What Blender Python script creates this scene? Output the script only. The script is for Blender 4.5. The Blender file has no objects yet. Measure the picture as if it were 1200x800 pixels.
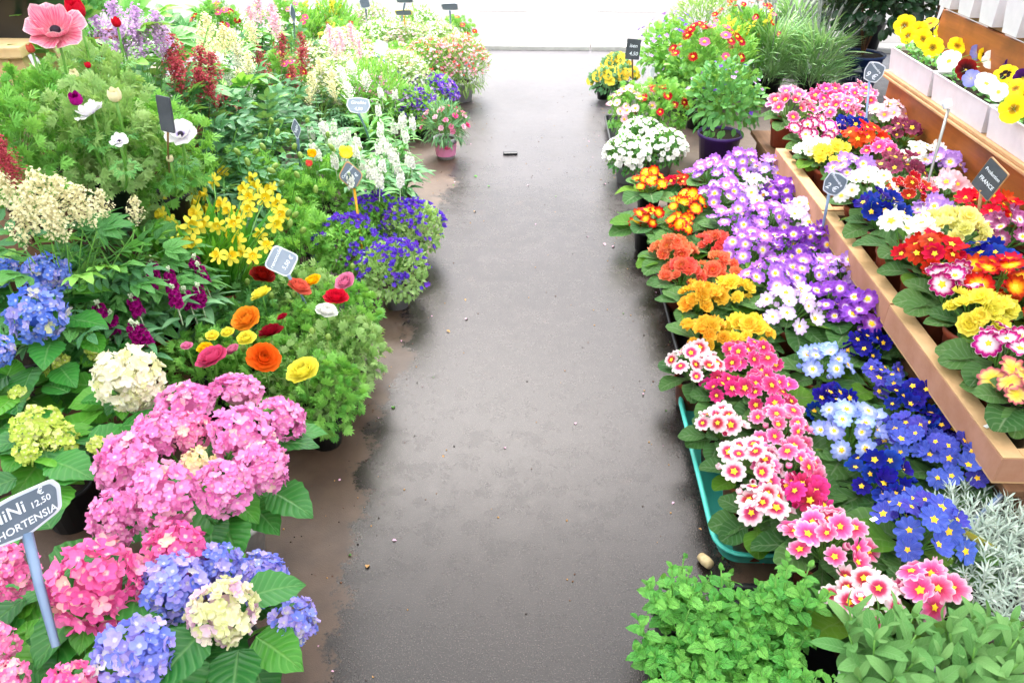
import bpy, math, random
import numpy as np
from mathutils import Matrix, Vector, Quaternion
PI = math.pi
S = bpy.context.scene
COL = S.collection
# ------------------------------------------------------------------ camera
F_PX, PITCH, YAW, CAM_H = 900.0, math.radians(33.4), math.radians(1.8), 1.5
cam_d = bpy.data.cameras.new('camera'); cam = bpy.data.objects.new('camera', cam_d); COL.objects.link(cam)
cam_d.sensor_width = 36.0; cam_d.lens = F_PX / 1200 * 36.0
cam_d.clip_start = 0.05; cam_d.clip_end = 2000
cam.location = (0, 0, CAM_H); cam.rotation_euler = (PI/2 - PITCH, 0, YAW)
S.camera = cam
# ------------------------------------------------------------------ world, sun, exposure
SUN_EL, SUN_AZ = math.radians(62), math.radians(-8)      # azimuth measured from +Y (down the aisle) towards +X
W = bpy.data.worlds.new('World'); S.world = W; W.use_nodes = True
nt = W.node_tree; nt.nodes.clear()
sky = nt.nodes.new('ShaderNodeTexSky'); sky.sky_type = 'NISHITA'; sky.sun_disc = False
sky.sun_elevation = SUN_EL; sky.sun_rotation = SUN_AZ
sky.air_density = 1.0; sky.dust_density = 6.0; sky.ozone_density = 1.0
hs = nt.nodes.new('ShaderNodeHueSaturation'); hs.inputs['Saturation'].default_value = 0.62
bg = nt.nodes.new('ShaderNodeBackground'); bg.inputs['Strength'].default_value = 0.15
wo = nt.nodes.new('ShaderNodeOutputWorld')
nt.links.new(sky.outputs[0], hs.inputs['Color']); nt.links.new(hs.outputs[0], bg.inputs['Color']); nt.links.new(bg.outputs[0], wo.inputs['Surface'])
sl = bpy.data.lights.new('sun', 'SUN'); sl.energy = 1.5; sl.angle = math.radians(28); sl.color = (1.0, 0.98, 0.95)
sun = bpy.data.objects.new('sun', sl); COL.objects.link(sun)
sdir = Vector((math.sin(SUN_AZ)*math.cos(SUN_EL), math.cos(SUN_AZ)*math.cos(SUN_EL), math.sin(SUN_EL)))
sun.rotation_euler = sdir.to_track_quat('Z', 'Y').to_euler(); sun.location = (0, 6, 8)
S.view_settings.view_transform = 'Standard'; S.view_settings.look = 'None'
S.view_settings.exposure = 1.66; S.view_settings.gamma = 1.0
try: S.view_settings.use_curve_mapping = False
except Exception: pass
S.render.engine = 'CYCLES'
S.cycles.max_bounces = 6; S.cycles.diffuse_bounces = 3; S.cycles.glossy_bounces = 2; S.cycles.transmission_bounces = 3; S.cycles.transparent_max_bounces = 4
S.cycles.caustics_reflective = False; S.cycles.caustics_refractive = False
S.cycles.use_denoising = True

# ------------------------------------------------------------------ helpers
_R = Matrix.Rotation(YAW, 3, 'Z') @ Matrix.Rotation(PI/2 - PITCH, 3, 'X')
def at(px, py, z):
    """world point at height z seen at photo pixel px,py"""
    d = _R @ Vector(((px - 600) / F_PX, -(py - 400) / F_PX, -1.0))
    t = (z - CAM_H) / d.z
    return Vector((d.x*t, d.y*t, z))
def depth(p):
    return -((_R.transposed()) @ (Vector(p) - Vector((0, 0, CAM_H)))).z
def lin(h):
    h = h.lstrip('#'); o = []
    for i in (0, 2, 4):
        c = int(h[i:i+2], 16) / 255
        o.append(c/12.92 if c <= .04045 else ((c+.055)/1.055)**2.4)
    return (o[0], o[1], o[2], 1.0)
def obj(name, data, parent=None, m=None, kind=None, label=None):
    o = bpy.data.objects.new(name, data); COL.objects.link(o)
    if parent is not None: o.parent = parent
    if m is not None: o.matrix_basis = m
    if kind: o['kind'] = kind
    if label: o['label'] = label
    return o
def thing(name, label, cat, loc=(0, 0, 0), rz=0.0, s=1.0, group=None, mesh=None):
    o = obj(name, mesh, None, Matrix.Translation(Vector(loc)) @ Matrix.Rotation(rz, 4, 'Z') @ Matrix.Scale(s, 4))
    if mesh is None: o.empty_display_size = .05
    o['label'] = label; o['category'] = cat
    if group: o['group'] = group
    return o
def struct(name, mesh, m=None):
    return obj(name, mesh, None, m, kind='structure')

class G:
    """mesh collector with per-vertex uv and rnd"""
    def __init__(s): s.V=[]; s.F=[]; s.U=[]; s.R=[]; s.M=[]; s.n=0
    def add(s, T, m=None, rnd=0.0, mi=0):
        V, F, U = T
        if m is not None:
            A = np.array(m, dtype=np.float64); V = V @ A[:3, :3].T + A[:3, 3]
        s.V.append(V); s.U.append(U); s.R.append(np.full(len(V), rnd)); s.F.append(np.where(F >= 0, F + s.n, -1)); s.M.append(np.full(len(F), mi, dtype=np.int32))
        s.n += len(V); return s
    def T(s):
        return (np.concatenate(s.V), np.concatenate(s.F), np.concatenate(s.U))
    def mesh(s, name, mats, smooth=True):
        V = np.concatenate(s.V); F = np.concatenate(s.F); U = np.concatenate(s.U); R = np.concatenate(s.R); M = np.concatenate(s.M)
        me = bpy.data.meshes.new(name)
        tot = (F >= 0).sum(1); li = F[F >= 0].astype(np.int32)
        me.vertices.add(len(V)); me.vertices.foreach_set('co', V.astype(np.float32).ravel())
        me.loops.add(len(li)); me.loops.foreach_set('vertex_index', li)
        me.polygons.add(len(F)); st = np.zeros(len(F), dtype=np.int32); st[1:] = np.cumsum(tot)[:-1]
        me.polygons.foreach_set('loop_start', st)
        me.polygons.foreach_set('material_index', M)
        me.polygons.foreach_set('use_smooth', np.full(len(F), smooth, dtype=bool))
        uv = me.uv_layers.new(name='UVMap'); uv.data.foreach_set('uv', U[li].astype(np.float32).ravel())
        a = me.attributes.new('rnd', 'FLOAT', 'POINT'); a.data.foreach_set('value', R.astype(np.float32))
        me.update(calc_edges=True); me.validate()
        for m in (mats if isinstance(mats, (list, tuple)) else [mats]): me.materials.append(m)
        return me
def mesh1(name, T, mats, smooth=True): return G().add(T).mesh(name, mats, smooth)
def arrT(V, F, U=None):
    V = np.array(V, dtype=np.float64); F = np.array([list(f) + [-1]*(4-len(f)) for f in F], dtype=np.int64)
    return (V, F, np.array(U, dtype=np.float64) if U is not None else np.zeros((len(V), 2)))
def gridT(nu, nv, fn):
    """fn(u in -1..1, v in 0..1) -> xyz"""
    V, U, F = [], [], []
    for j in range(nv):
        for i in range(nu):
            u = -1 + 2*i/(nu-1); v = j/(nv-1)
            V.append(fn(u, v)); U.append(((u+1)/2, v))
    for j in range(nv-1):
        for i in range(nu-1):
            a = j*nu+i; F.append((a, a+1, a+nu+1, a+nu))
    return arrT(V, F, U)
def xf(T, m):
    A = np.array(m); return (T[0] @ A[:3, :3].T + A[:3, 3], T[1], T[2])
def comp(lst):
    g = G()
    for T, m in lst: g.add(T, m)
    return g.T()
def ori(pos, nrm, spin=0.0, s=1.0):
    q = Vector((0, 0, 1)).rotation_difference(Vector(nrm).normalized())
    return Matrix.Translation(Vector(pos)) @ q.to_matrix().to_4x4() @ Matrix.Rotation(spin, 4, 'Z') @ Matrix.Scale(s, 4)
def ldir(pos, d, up=(0, 0, 1), s=1.0, roll=0.0):
    """leaf frame: local +Y along d, local +Z near up"""
    y = Vector(d).normalized(); u = Vector(up); x = y.cross(u)
    if x.length < 1e-4: x = y.cross(Vector((1, 0, .1)))
    x.normalize(); z = x.cross(y)
    m = Matrix((x, y, z)).transposed().to_4x4()
    return Matrix.Translation(Vector(pos)) @ m @ Matrix.Rotation(roll, 4, 'Y') @ Matrix.Scale(s, 4)
def sph(az, el): return Vector((math.cos(az)*math.cos(el), math.sin(az)*math.cos(el), math.sin(el)))

# profiles for leaf half width along its length
def p_ovate(v): return math.sin(PI*min(1, v**.72))**.85 if 0 < v < 1 else 0.02
def p_lance(v): return math.sin(PI*v**.85)**.9 if 0 < v < 1 else 0.03
def p_spoon(v): return .17 + .1*v if v < .3 else max(.02, math.sqrt(max(0, 1-((v-.66)/.36)**2))) if v > .42 else .2+(v-.3)/.12*.46
def p_strap(v): return min(1, .7+v)*min(1, (1-v)*5+.05)
def p_obl(v): return (math.sin(PI*v**.95)**.5) if 0 < v < 1 else .06
def leafT(L, Wd, prof, nu=5, nv=7, fold=.25, curl=.5, wav=0.0, serr=0.0, quilt=0.0, ph=0.0):
    def fn(u, v):
        h = Wd/2*prof(v)
        if serr and abs(u) > .9: h *= 1 + serr*(1 if int(round(v*(nv-1))) % 2 else -1)
        c = curl if abs(curl) > 1e-3 else 1e-3
        y = L*math.sin(c*v)/c; z = -L*(1-math.cos(c*v))/c
        z += fold*abs(u)*h + wav*L*math.sin(v*9+ph+u*2.5)*abs(u)
        if quilt: z += quilt*L*(math.sin(v*26-abs(u)*5+ph)*(1-abs(u)*.4))
        return (u*h, y, z)
    return gridT(nu, nv, fn)
def flowerT(n, R, half, cup=.1, notch=.0, rnd_=.15, ruf=.0, layers=((1, 0.),), nu=5, nv=4, seed=0, r0=.05, pointy=0., droop=0.):
    """radial flower facing +Z; uv = (across petal, radius)"""
    rg = random.Random(seed); g = G()
    for li, (sc, lift) in enumerate(layers):
        for k in range(n):
            a0 = 2*PI*(k + .5*li)/n + rg.uniform(-.06, .06)
            Rk = R*sc*rg.uniform(.93, 1.05); tl = rg.uniform(-.06, .06); ph = rg.uniform(0, 6)
            def fn(u, v):
                w = half
                if pointy: w = half*(1-pointy*v*v)
                a = a0 + u*w
                r = Rk*(r0+(1-r0)*v*(1 - rnd_*abs(u)**3*v - notch*math.exp(-(u/.28)**2)*v**3))
                e = cup + lift + tl - droop*v
                z = r*math.sin(e)*v + Rk*(u*.05*v) + ruf*Rk*math.sin(u*5+ph)*v*v
                rr = r*math.cos(e*v)
                return (rr*math.cos(a), rr*math.sin(a), z)
            g.add(gridT(nu, nv, fn))
    return g.T()
def discT(R, n=8, h=.0, star=0.):
    V=[(0, 0, h)]; U=[(.5, 0)]; F=[]
    for i in range(n):
        r = R*(1 if i % 2 else 1-star); a = 2*PI*i/n
        V.append((r*math.cos(a), r*math.sin(a), 0)); U.append((i/n, 1))
    for i in range(n): F.append((0, 1+i, 1+(i+1) % n))
    return arrT(V, F, U)
def tubeT(pts, rad, n=5, cap=True):
    pts = [Vector(p) for p in pts]; V=[]; U=[]; F=[]
    m = len(pts)
    for i, p in enumerate(pts):
        t = (pts[min(i+1, m-1)] - pts[max(i-1, 0)])
        if t.length < 1e-9: t = Vector((0, 0, 1))
        t.normalize()
        a = t.cross(Vector((0, 1, 0.13)))
        if a.length < 1e-3: a = t.cross(Vector((1, 0, 0)))
        a.normalize(); b = t.cross(a)
        r = rad[i] if isinstance(rad, (list, tuple)) else rad
        for k in range(n):
            c = 2*PI*k/n; q = p + a*(r*math.cos(c)) + b*(r*math.sin(c)); V.append(q[:]); U.append((k/n, i/(m-1)))
    for i in range(m-1):
        for k in range(n):
            F.append((i*n+k, i*n+(k+1) % n, (i+1)*n+(k+1) % n, (i+1)*n+k))
    if cap:
        V.append(pts[-1][:]); U.append((.5, 1)); c = len(V)-1
        for k in range(n): F.append(((m-1)*n+k, (m-1)*n+(k+1) % n, c))
    return arrT(V, F, U)
def latheT(prof, n=20, lob=None):
    V=[]; U=[]; F=[]; m=len(prof)
    for i, (r, z) in enumerate(prof):
        for k in range(n):
            a = 2*PI*k/n; rr = r*(1+(lob(k, i) if lob else 0))
            V.append((rr*math.cos(a), rr*math.sin(a), z)); U.append((k/n, i/(m-1)))
    for i in range(m-1):
        for k in range(n): F.append((i*n+k, i*n+(k+1) % n, (i+1)*n+(k+1) % n, (i+1)*n+k))
    return arrT(V, F, U)
def ballT(r, n=6, m=4, sx=1, sz=1):
    pr = [(max(1e-4, r*math.sin(PI*i/m))*sx, -r*math.cos(PI*i/m)*sz) for i in range(m+1)]
    return latheT(pr, n)
def boxT(x0, x1, y0, y1, z0, z1):
    V=[(x0,y0,z0),(x1,y0,z0),(x1,y1,z0),(x0,y1,z0),(x0,y0,z1),(x1,y0,z1),(x1,y1,z1),(x0,y1,z1)]
    F=[(0,3,2,1),(4,5,6,7),(0,1,5,4),(1,2,6,5),(2,3,7,6),(3,0,4,7)]
    return arrT(V, F)
def bevbox(name, dims, mats, bev=.004, seg=2):
    """bevelled box mesh, dims = x0,x1,y0,y1,z0,z1"""
    import bmesh
    T = boxT(*dims); me = mesh1(name, T, mats, False)
    bm = bmesh.new(); bm.from_mesh(me); bmesh.ops.bevel(bm, geom=bm.edges[:], offset=bev, segments=seg, profile=.6, affect='EDGES')
    bm.to_mesh(me); bm.free(); return me
def bez(p0, p1, p2, n=6):
    p0, p1, p2 = Vector(p0), Vector(p1), Vector(p2); o=[]
    for i in range(n):
        t = i/(n-1); o.append(p0*(1-t)**2 + p1*(2*t*(1-t)) + p2*t*t)
    return o
# ------------------------------------------------------------------ materials
def newmat(name):
    m = bpy.data.materials.new(name); m.use_nodes = True; t = m.node_tree; t.nodes.clear()
    out = t.nodes.new('ShaderNodeOutputMaterial'); p = t.nodes.new('ShaderNodeBsdfPrincipled')
    t.links.new(p.outputs[0], out.inputs['Surface'])
    return m, t, p, out
def mth(t, op, a, b=None, c=None, clamp=False):
    n = t.nodes.new('ShaderNodeMath'); n.operation = op; n.use_clamp = clamp
    for i, x in enumerate((a, b, c)):
        if x is None: continue
        if isinstance(x, (int, float)): n.inputs[i].default_value = x
        else: t.links.new(x, n.inputs[i])
    return n.outputs[0]
def ramp(t, fac, stops, interp='LINEAR'):
    r = t.nodes.new('ShaderNodeValToRGB'); e = r.color_ramp; e.interpolation = interp
    while len(e.elements) < len(stops): e.elements.new(.5)
    for el, (p, c) in zip(e.elements, stops):
        el.position = p; el.color = lin(c) if isinstance(c, str) else (c if isinstance(c, tuple) else (c, c, c, 1))
    t.links.new(fac, r.inputs[0]); return r.outputs[0]
def mixc(t, fac, a, b, blend='MIX'):
    n = t.nodes.new('ShaderNodeMix'); n.data_type = 'RGBA'; n.blend_type = blend
    for i, x in ((0, fac), (6, a), (7, b)):
        if isinstance(x, (int, float)): n.inputs[i].default_value = x
        elif isinstance(x, tuple): n.inputs[i].default_value = x
        elif isinstance(x, str): n.inputs[i].default_value = lin(x)
        else: t.links.new(x, n.inputs[i])
    return n.outputs[2]
def rndnode(t):
    oi = t.nodes.new('ShaderNodeObjectInfo'); at_ = t.nodes.new('ShaderNodeAttribute'); at_.attribute_name = 'rnd'
    return mth(t, 'FRACT', mth(t, 'ADD', oi.outputs['Random'], at_.outputs['Fac']))
def uvsep(t):
    u = t.nodes.new('ShaderNodeUVMap'); s = t.nodes.new('ShaderNodeSeparateXYZ'); t.links.new(u.outputs[0], s.inputs[0]); return s.outputs[0], s.outputs[1], u.outputs[0]
def noise(t, scale, vec=None, detail=3, rough=.55):
    n = t.nodes.new('ShaderNodeTexNoise'); n.inputs['Scale'].default_value = scale; n.inputs['Detail'].default_value = detail; n.inputs['Roughness'].default_value = rough
    if vec is not None: t.links.new(vec, n.inputs['Vector'])
    return n.outputs['Fac']
def objco(t):
    return t.nodes.new('ShaderNodeTexCoord').outputs['Object']
def bump(t, p, h, strength=.5, dist=.002):
    b = t.nodes.new('ShaderNodeBump'); b.inputs['Strength'].default_value = strength; b.inputs['Distance'].default_value = dist
    t.links.new(h, b.inputs['Height']); t.links.new(b.outputs[0], p.inputs['Normal']); return b.outputs[0]
def translucent(t, p, out, col, f):
    tr = t.nodes.new('ShaderNodeBsdfTranslucent'); mx = t.nodes.new('ShaderNodeMixShader'); mx.inputs[0].default_value = f
    if hasattr(col, 'is_linked') or not isinstance(col, tuple): t.links.new(col, tr.inputs[0])
    else: tr.inputs[0].default_value = col
    t.links.new(p.outputs[0], mx.inputs[1]); t.links.new(tr.outputs[0], mx.inputs[2]); t.links.new(mx.outputs[0], out.inputs['Surface'])
def mleaf(name, c1, c2, vein='9fc07a', veinamt=.35, nveins=9, slant=5, bumps=.5, rough=.45, tr=.25, spec=.4, net=0.):
    m, t, p, out = newmat(name); r = rndnode(t); u, v, uv = uvsep(t)
    base = mixc(t, r, c1, c2)
    au = mth(t, 'ABSOLUTE', mth(t, 'SUBTRACT', u, .5))
    mid = mth(t, 'SMOOTH_MAX', mth(t, 'SUBTRACT', 1, mth(t, 'MULTIPLY', au, 22)), 0, .05, clamp=True)
    w = mth(t, 'SINE', mth(t, 'MULTIPLY', mth(t, 'SUBTRACT', mth(t, 'MULTIPLY', v, nveins), mth(t, 'MULTIPLY', au, slant)), 6.2832))
    side = mth(t, 'POWER', mth(t, 'MULTIPLY_ADD', w, .5, .5), 8)
    vm = mth(t, 'MULTIPLY', mth(t, 'MAXIMUM', mid, mth(t, 'MULTIPLY', side, .45)), veinamt)
    no = noise(t, 40, objco(t))
    base = mixc(t, mth(t, 'MULTIPLY', mth(t, 'SUBTRACT', no, .5), .5, clamp=True), base, c2)
    colr = mixc(t, vm, base, vein)
    t.links.new(colr, p.inputs['Base Color']); p.inputs['Roughness'].default_value = rough; p.inputs['Specular IOR Level'].default_value = spec
    h = mth(t, 'SUBTRACT', mth(t, 'MULTIPLY', w, -.25), mid)
    if net:
        vo = t.nodes.new('ShaderNodeTexVoronoi'); vo.inputs['Scale'].default_value = net; t.links.new(objco(t), vo.inputs['Vector'])
        h = mth(t, 'ADD', h, mth(t, 'MULTIPLY', vo.outputs['Distance'], -1.6))
    bump(t, p, h, bumps, .0025)
    translucent(t, p, out, mixc(t, .5, colr, 'b4d84a'), tr); return m
def mpetal(name, stops, var=.12, streak=0., streakc='ffffff', tr=.25, rough=.6, hue=.012, bumps=.25):
    m, t, p, out = newmat(name); r = rndnode(t); u, v, uv = uvsep(t)
    if len(stops) == 1: stops = [(0, stops[0][1]), (1, stops[0][1])]
    mp = t.nodes.new('ShaderNodeMapping'); mp.inputs['Scale'].default_value = (26, 2.2, 1); t.links.new(uv, mp.inputs[0])
    nz = noise(t, 1.0, mp.outputs[0], 2)
    vv = mth(t, 'ADD', v, mth(t, 'MULTIPLY', mth(t, 'SUBTRACT', nz, .5), .16))
    c = ramp(t, vv, stops)
    if streak: c = mixc(t, mth(t, 'MULTIPLY', mth(t, 'POWER', nz, 2.2), streak*2.5, clamp=True), c, streakc)
    h = t.nodes.new('ShaderNodeHueSaturation')
    t.links.new(mth(t, 'MULTIPLY_ADD', r, hue*2, .5-hue), h.inputs['Hue']); t.links.new(mth(t, 'MULTIPLY_ADD', r, -var*1.6, 1+var*.5), h.inputs['Value']); t.links.new(c, h.inputs['Color'])
    t.links.new(h.outputs[0], p.inputs['Base Color']); p.inputs['Roughness'].default_value = rough; p.inputs['Specular IOR Level'].default_value = .12
    bump(t, p, nz, bumps, .0012)
    translucent(t, p, out, h.outputs[0], tr); return m
def mrand(name, stops, tr=.25, rough=.6, edge=None):
    """colour picked per floret from a ramp"""
    m, t, p, out = newmat(name); r = rndnode(t); u, v, uv = uvsep(t)
    c = ramp(t, r, stops)
    if edge: c = mixc(t, mth(t, 'MULTIPLY', mth(t, 'POWER', v, 2.), edge[1]), c, edge[0])
    c = mixc(t, ramp(t, v, [(.1, .75), (.3, 0.)]), c, 'f4ecd4')
    mp = t.nodes.new('ShaderNodeMapping'); mp.inputs['Scale'].default_value = (12, 3, 1); t.links.new(uv, mp.inputs[0])
    nz = noise(t, 1.0, mp.outputs[0], 2)
    h = t.nodes.new('ShaderNodeHueSaturation'); t.links.new(mth(t, 'MULTIPLY_ADD', nz, .3, .85), h.inputs['Value']); t.links.new(c, h.inputs['Color'])
    t.links.new(h.outputs[0], p.inputs['Base Color']); p.inputs['Roughness'].default_value = rough; p.inputs['Specular IOR Level'].default_value = .2
    bump(t, p, nz, .3, .001)
    translucent(t, p, out, h.outputs[0], tr); return m
def mplain(name, c, rough=.5, var=.0, metal=0., bumpsc=0., bumps=.3, c2=None, nsc=8, spec=.5):
    m, t, p, out = newmat(name); co = objco(t)
    n = noise(t, nsc, co, 5, .6)
    col = mixc(t, ramp(t, n, [(.35, 0.), (.65, 1.)]), c, c2 or c)
    t.links.new(col, p.inputs['Base Color']); p.inputs['Roughness'].default_value = rough; p.inputs['Metallic'].default_value = metal; p.inputs['Specular IOR Level'].default_value = spec
    if bumpsc: bump(t, p, noise(t, bumpsc, co, 4), bumps, .002)
    return m
def mwood(name, c1, c2, axis=1, sc=3., rough=.55):
    m, t, p, out = newmat(name); co = objco(t)
    mp = t.nodes.new('ShaderNodeMapping'); s = [sc*9]*3; s[axis] = sc*.7; mp.inputs['Scale'].default_value = s; t.links.new(co, mp.inputs[0])
    n = noise(t, 1.0, mp.outputs[0], 6, .65); n2 = noise(t, 5, co, 4)
    c = mixc(t, ramp(t, n, [(.3, 0.), (.7, 1.)]), c1, c2)
    c = mixc(t, mth(t, 'MULTIPLY', ramp(t, n2, [(.48, 0.), (.7, 1.)]), .5), c, '3a2412')
    t.links.new(c, p.inputs['Base Color']); p.inputs['Roughness'].default_value = rough
    bump(t, p, n, .25, .002); return m

M = {}
# leaves
M['hyd_leaf'] = mleaf('hydrangea_leaf', '1f6428', '3a8a34', '94c478', .36, 8, 4, .6, .36, .18)
M['hyd_leaf_light'] = mleaf('hydrangea_leaf_light', '3f8e2a', '62ac36', 'a0d070', .36, 8, 4, .6, .36, .25)
M['prim_leaf'] = mleaf('primrose_leaf', '42863f', '78b45a', 'c4dfae', .6, 9, 4, 1.1, .42, .2, net=210)
M['prim_leaf_light'] = mleaf('primrose_leaf_light', '5c9f24', '86bf34', 'c2de86', .35, 9, 4, 1.0, .42, .25, net=170)
M['mint_leaf'] = mleaf('mint_leaf', '40a03a', '82cf58', 'b8e692', .45, 6, 5, 1.0, .45, .25)
M['sage_leaf'] = mleaf('sage_leaf', '5c9a50', '88bc6e', 'b0d498', .3, 11, 4, .5, .7, .15, .2, net=420)
M['silver_leaf'] = mleaf('silver_leaf', 'a4b8ac', 'ccd8cc', 'd4dcd0', .2, 3, 2, .2, .8, .1, .15)
M['fine_leaf'] = mleaf('fine_leaf', '58a840', '9cd866', 'b8e48c', .15, 3, 2, .2, .5, .3)
M['fine_leaf_deep'] = mleaf('fine_leaf_deep', '3c8440', '70b45c', 'a0cc8c', .15, 3, 2, .2, .5, .25)
M['fine_leaf_lime'] = mleaf('fine_leaf_lime', '84b460', 'b8d68c', 'd0e6b0', .15, 3, 2, .2, .5, .3)
M['dark_leaf'] = mleaf('dark_leaf', '0e2a18', '1e4426', '507850', .15, 3, 2, .2, .35, .12)
M['compound_leaf'] = mleaf('compound_leaf', '3c8440', '70b45c', 'a8cc92', .3, 8, 4, .5, .45, .2)
M['astilbe_leaf'] = mleaf('astilbe_leaf', '2c6a40', '5a9860', '98bc94', .25, 7, 4, .5, .42, .18)
M['stock_leaf'] = mleaf('stock_leaf', '4c8a58', '7fb07c', 'b4d2ac', .35, 3, 2, .3, .6, .15, .25)
M['strap_leaf'] = mleaf('strap_leaf', '2f8420', '5cb430', '9cd870', .2, 1, 0, .2, .42, .25)
M['lav_leaf'] = mleaf('lavender_leaf', '78b06c', 'b4d6a0', 'c4dcb4', .15, 1, 0, .2, .6, .2)
M['bud_green'] = mplain('bud_green', '6f8f3a', .6, c2='8aa64a', nsc=120)
M['stem'] = mplain('stem_green', '5d9a3a', .5, c2='79b24c', nsc=30)
M['stem_dark'] = mplain('stem_brown', '5a3a24', .7, c2='6e4a30', nsc=40)
M['soil'] = mplain('potting_soil', '1c1410', .95, c2='3a2a1e', nsc=90, bumpsc=160, bumps=1.)
# pots and goods
M['pot_terra'] = mplain('pot_terracotta_plastic', '9a4630', .5, c2='a8523a')
M['pot_black'] = mplain('pot_black_plastic', '101214', .4, c2='1a1c1e')
M['pot_grey'] = mplain('pot_grey', 'a9acb0', .5, c2='b8babd')
M['pot_white'] = mplain('pot_white', 'd6d6de', .4, c2='e2e2ea')
M['pot_purple'] = mplain('pot_purple', '4a2a78', .4, c2='553388')
M['pot_red'] = mplain('pot_red', '8c1c1a', .4, c2='9a2420')
M['pot_blue'] = mplain('pot_blue', '0c2a58', .4, c2='12346a')
M['pot_pink'] = mplain('pot_pink', 'e884b4', .45, c2='f098c2')
M['pot_stone'] = mplain('pot_stone', 'b4b2ac', .9, c2='ccc9c2', nsc=25, bumpsc=80)
M['yellow'] = mplain('flower_eye_yellow', 'ffd21a', .6, c2='f8b810', nsc=300)
M['eye_dark'] = mplain('flower_eye_dark', '1a1024', .7)
M['eye_green'] = mplain('flower_eye_green', 'b8cc50', .6)
V_ = {  # primrose varieties: petal colour from throat to rim
 'violet': ([(.28, 'f4e8f6'), (.42, 'cc90e6'), (.68, '9c48d2'), (1, 'b066de')], .12),
 'deepviolet': ([(.26, 'f0dcf2'), (.38, 'a04cc8'), (.65, '7018a8'), (1, '8430ba')], .06),
 'lilac': ([(.3, 'fdf8fc'), (.55, 'efdff6'), (1, 'cfb0e6')], .1),
 'mauve': ([(.3, 'f4e8f6'), (.48, 'ba88dc'), (1, 'a270d0')], .12),
 'pink': ([(.22, 'c8104c'), (.42, 'e83886'), (.7, 'f070aa'), (.95, 'fac0d6'), (1, 'fce0ea')], .08),
 'hotpink': ([(.22, 'b00a40'), (.5, 'e01c78'), (.84, 'ec4a98'), (1, 'f8a8cc')], .06),
 'deeppink': ([(.22, 'a00838'), (.55, 'd0146c'), (1, 'e43a8c')], .03),
 'palepink': ([(.26, 'b41440'), (.42, 'd8406c'), (.56, 'f6b8c8'), (.75, 'fae0e4'), (1, 'fdeeee')], .05),
 'shell': ([(.25, 'f09ab0'), (.5, 'fbcbd8'), (1, 'fbdbe2')], .05),
 'navy': ([(.2, '0e1668'), (.6, '101a84'), (1, '1624a0')], .0),
 'royal': ([(.25, '2236b8'), (.6, '1c30b8'), (1, '2840c4')], .12),
 'sky': ([(.28, 'e4eafa'), (.42, '8ea6ee'), (1, '5878d8')], .3),
 'orange': ([(.2, 'f8941c'), (.5, 'ee5c28'), (1, 'f2884e')], .1),
 'salmon': ([(.2, 'f8941c'), (.5, 'ea4a2a'), (1, 'ee6a48')], .1),
 'flame': ([(.25, 'ffcc20'), (.62, 'ffa012'), (.8, 'd83a10'), (1, 'a81414')], .0),
 'flamered': ([(.25, 'ffc820'), (.45, 'f88a12'), (.62, 'd02410'), (1, '9c1010')], .0),
 'amber': ([(.2, 'ffbc1c'), (.6, 'ffbe20'), (1, 'ffc83a')], .05),
 'gold': ([(.2, 'ffd82a'), (1, 'ffe044')], .05),
 'yellow': ([(.2, 'ffec3c'), (1, 'fff05c')], .05),
 'paleyellow': ([(.2, 'f4e458'), (.5, 'f8ef84'), (1, 'fbf4a0')], .05),
 'white': ([(.25, 'f4f0d0'), (.4, 'fbfaf4'), (1, 'fcfcf8')], .0),
 'red': ([(.25, '9c0a10'), (.6, 'c8101a'), (1, 'd21c24')], .0),
 'scarlet': ([(.25, 'd83010'), (.6, 'e02014'), (1, 'e42a1c')], .0),
 'burgundy': ([(.25, '5c0a2c'), (.6, '700f38'), (1, '8c1c50')], .05),
 'magentarim': ([(.3, 'faf4f8'), (.52, 'f2cce2'), (.7, 'c41c80'), (.93, '98105c'), (1, 'f8d8ea')], .0),
 'redrim': ([(.25, '9c0a14'), (.86, 'c4141f'), (.94, 'd84040'), (1, 'fbe4e4')], .0),
 'wine': ([(.3, 'f4e4ee'), (.44, 'b85898'), (.7, '8c1c64'), (1, 'a03c80')], .1),
 'goldrim': ([(.3, 'ffd840'), (.6, 'f6d070'), (.8, 'd06a6a'), (1, 'b04458')], .1),
}
for k_, (st_, sk_) in V_.items(): M['p_'+k_] = mpetal('petal_'+k_, st_, streak=sk_, var=.2, hue=.015)
def mflat(name, c, **k): return mpetal(name, [(0, c), (1, c)], **k)
for n_, c_ in dict(white='fbfbf4', cream='f6f0c4', yellow='fff25a', gold='ffcc18', red='d0141c', crimson='a80c1c', pinkc='f090b8', rose='ec5c94', coral='ee6a5c', magenta='b4108c', orange='f8701c', apricot='fba02c', purple='5a32b4', violet='7844d0', campanula='6c4ad4', lavender='c49ae0', mauvepink='dcb4e6', palepink='f8cada', blush='f6b4c0', plum='a8127e', darkred='8c0a14', burg='6c1022', daff='ffe83a', blue='6c84e0', astred='b64a54').items():
    M['f_'+n_] = mflat('petals_'+n_, c_, hue=.008)
M['anem_pink'] = mpetal('anemone_pink', [(.12, 'fbe0e4'), (.24, 'd00c48'), (.65, 'e02a68'), (.9, 'ee6088'), (1, 'f8c4cc')], streak=.35, bumps=.6)
M['anem_white'] = mpetal('anemone_white', [(.1, '8a6cc8'), (.3, 'f0ecf8'), (1, 'fcfcf8')])
M['pansy_white'] = mpetal('pansy_white', [(.0, 'ffd820'), (.14, 'ffe060'), (.2, 'fbfbf6'), (1, 'fcfcfa')])
M['pansy_yellow'] = mpetal('pansy_yellow', [(0, '5a3a08'), (.3, 'c89a10'), (.38, 'ffdc10'), (1, 'ffe82c')])
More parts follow.
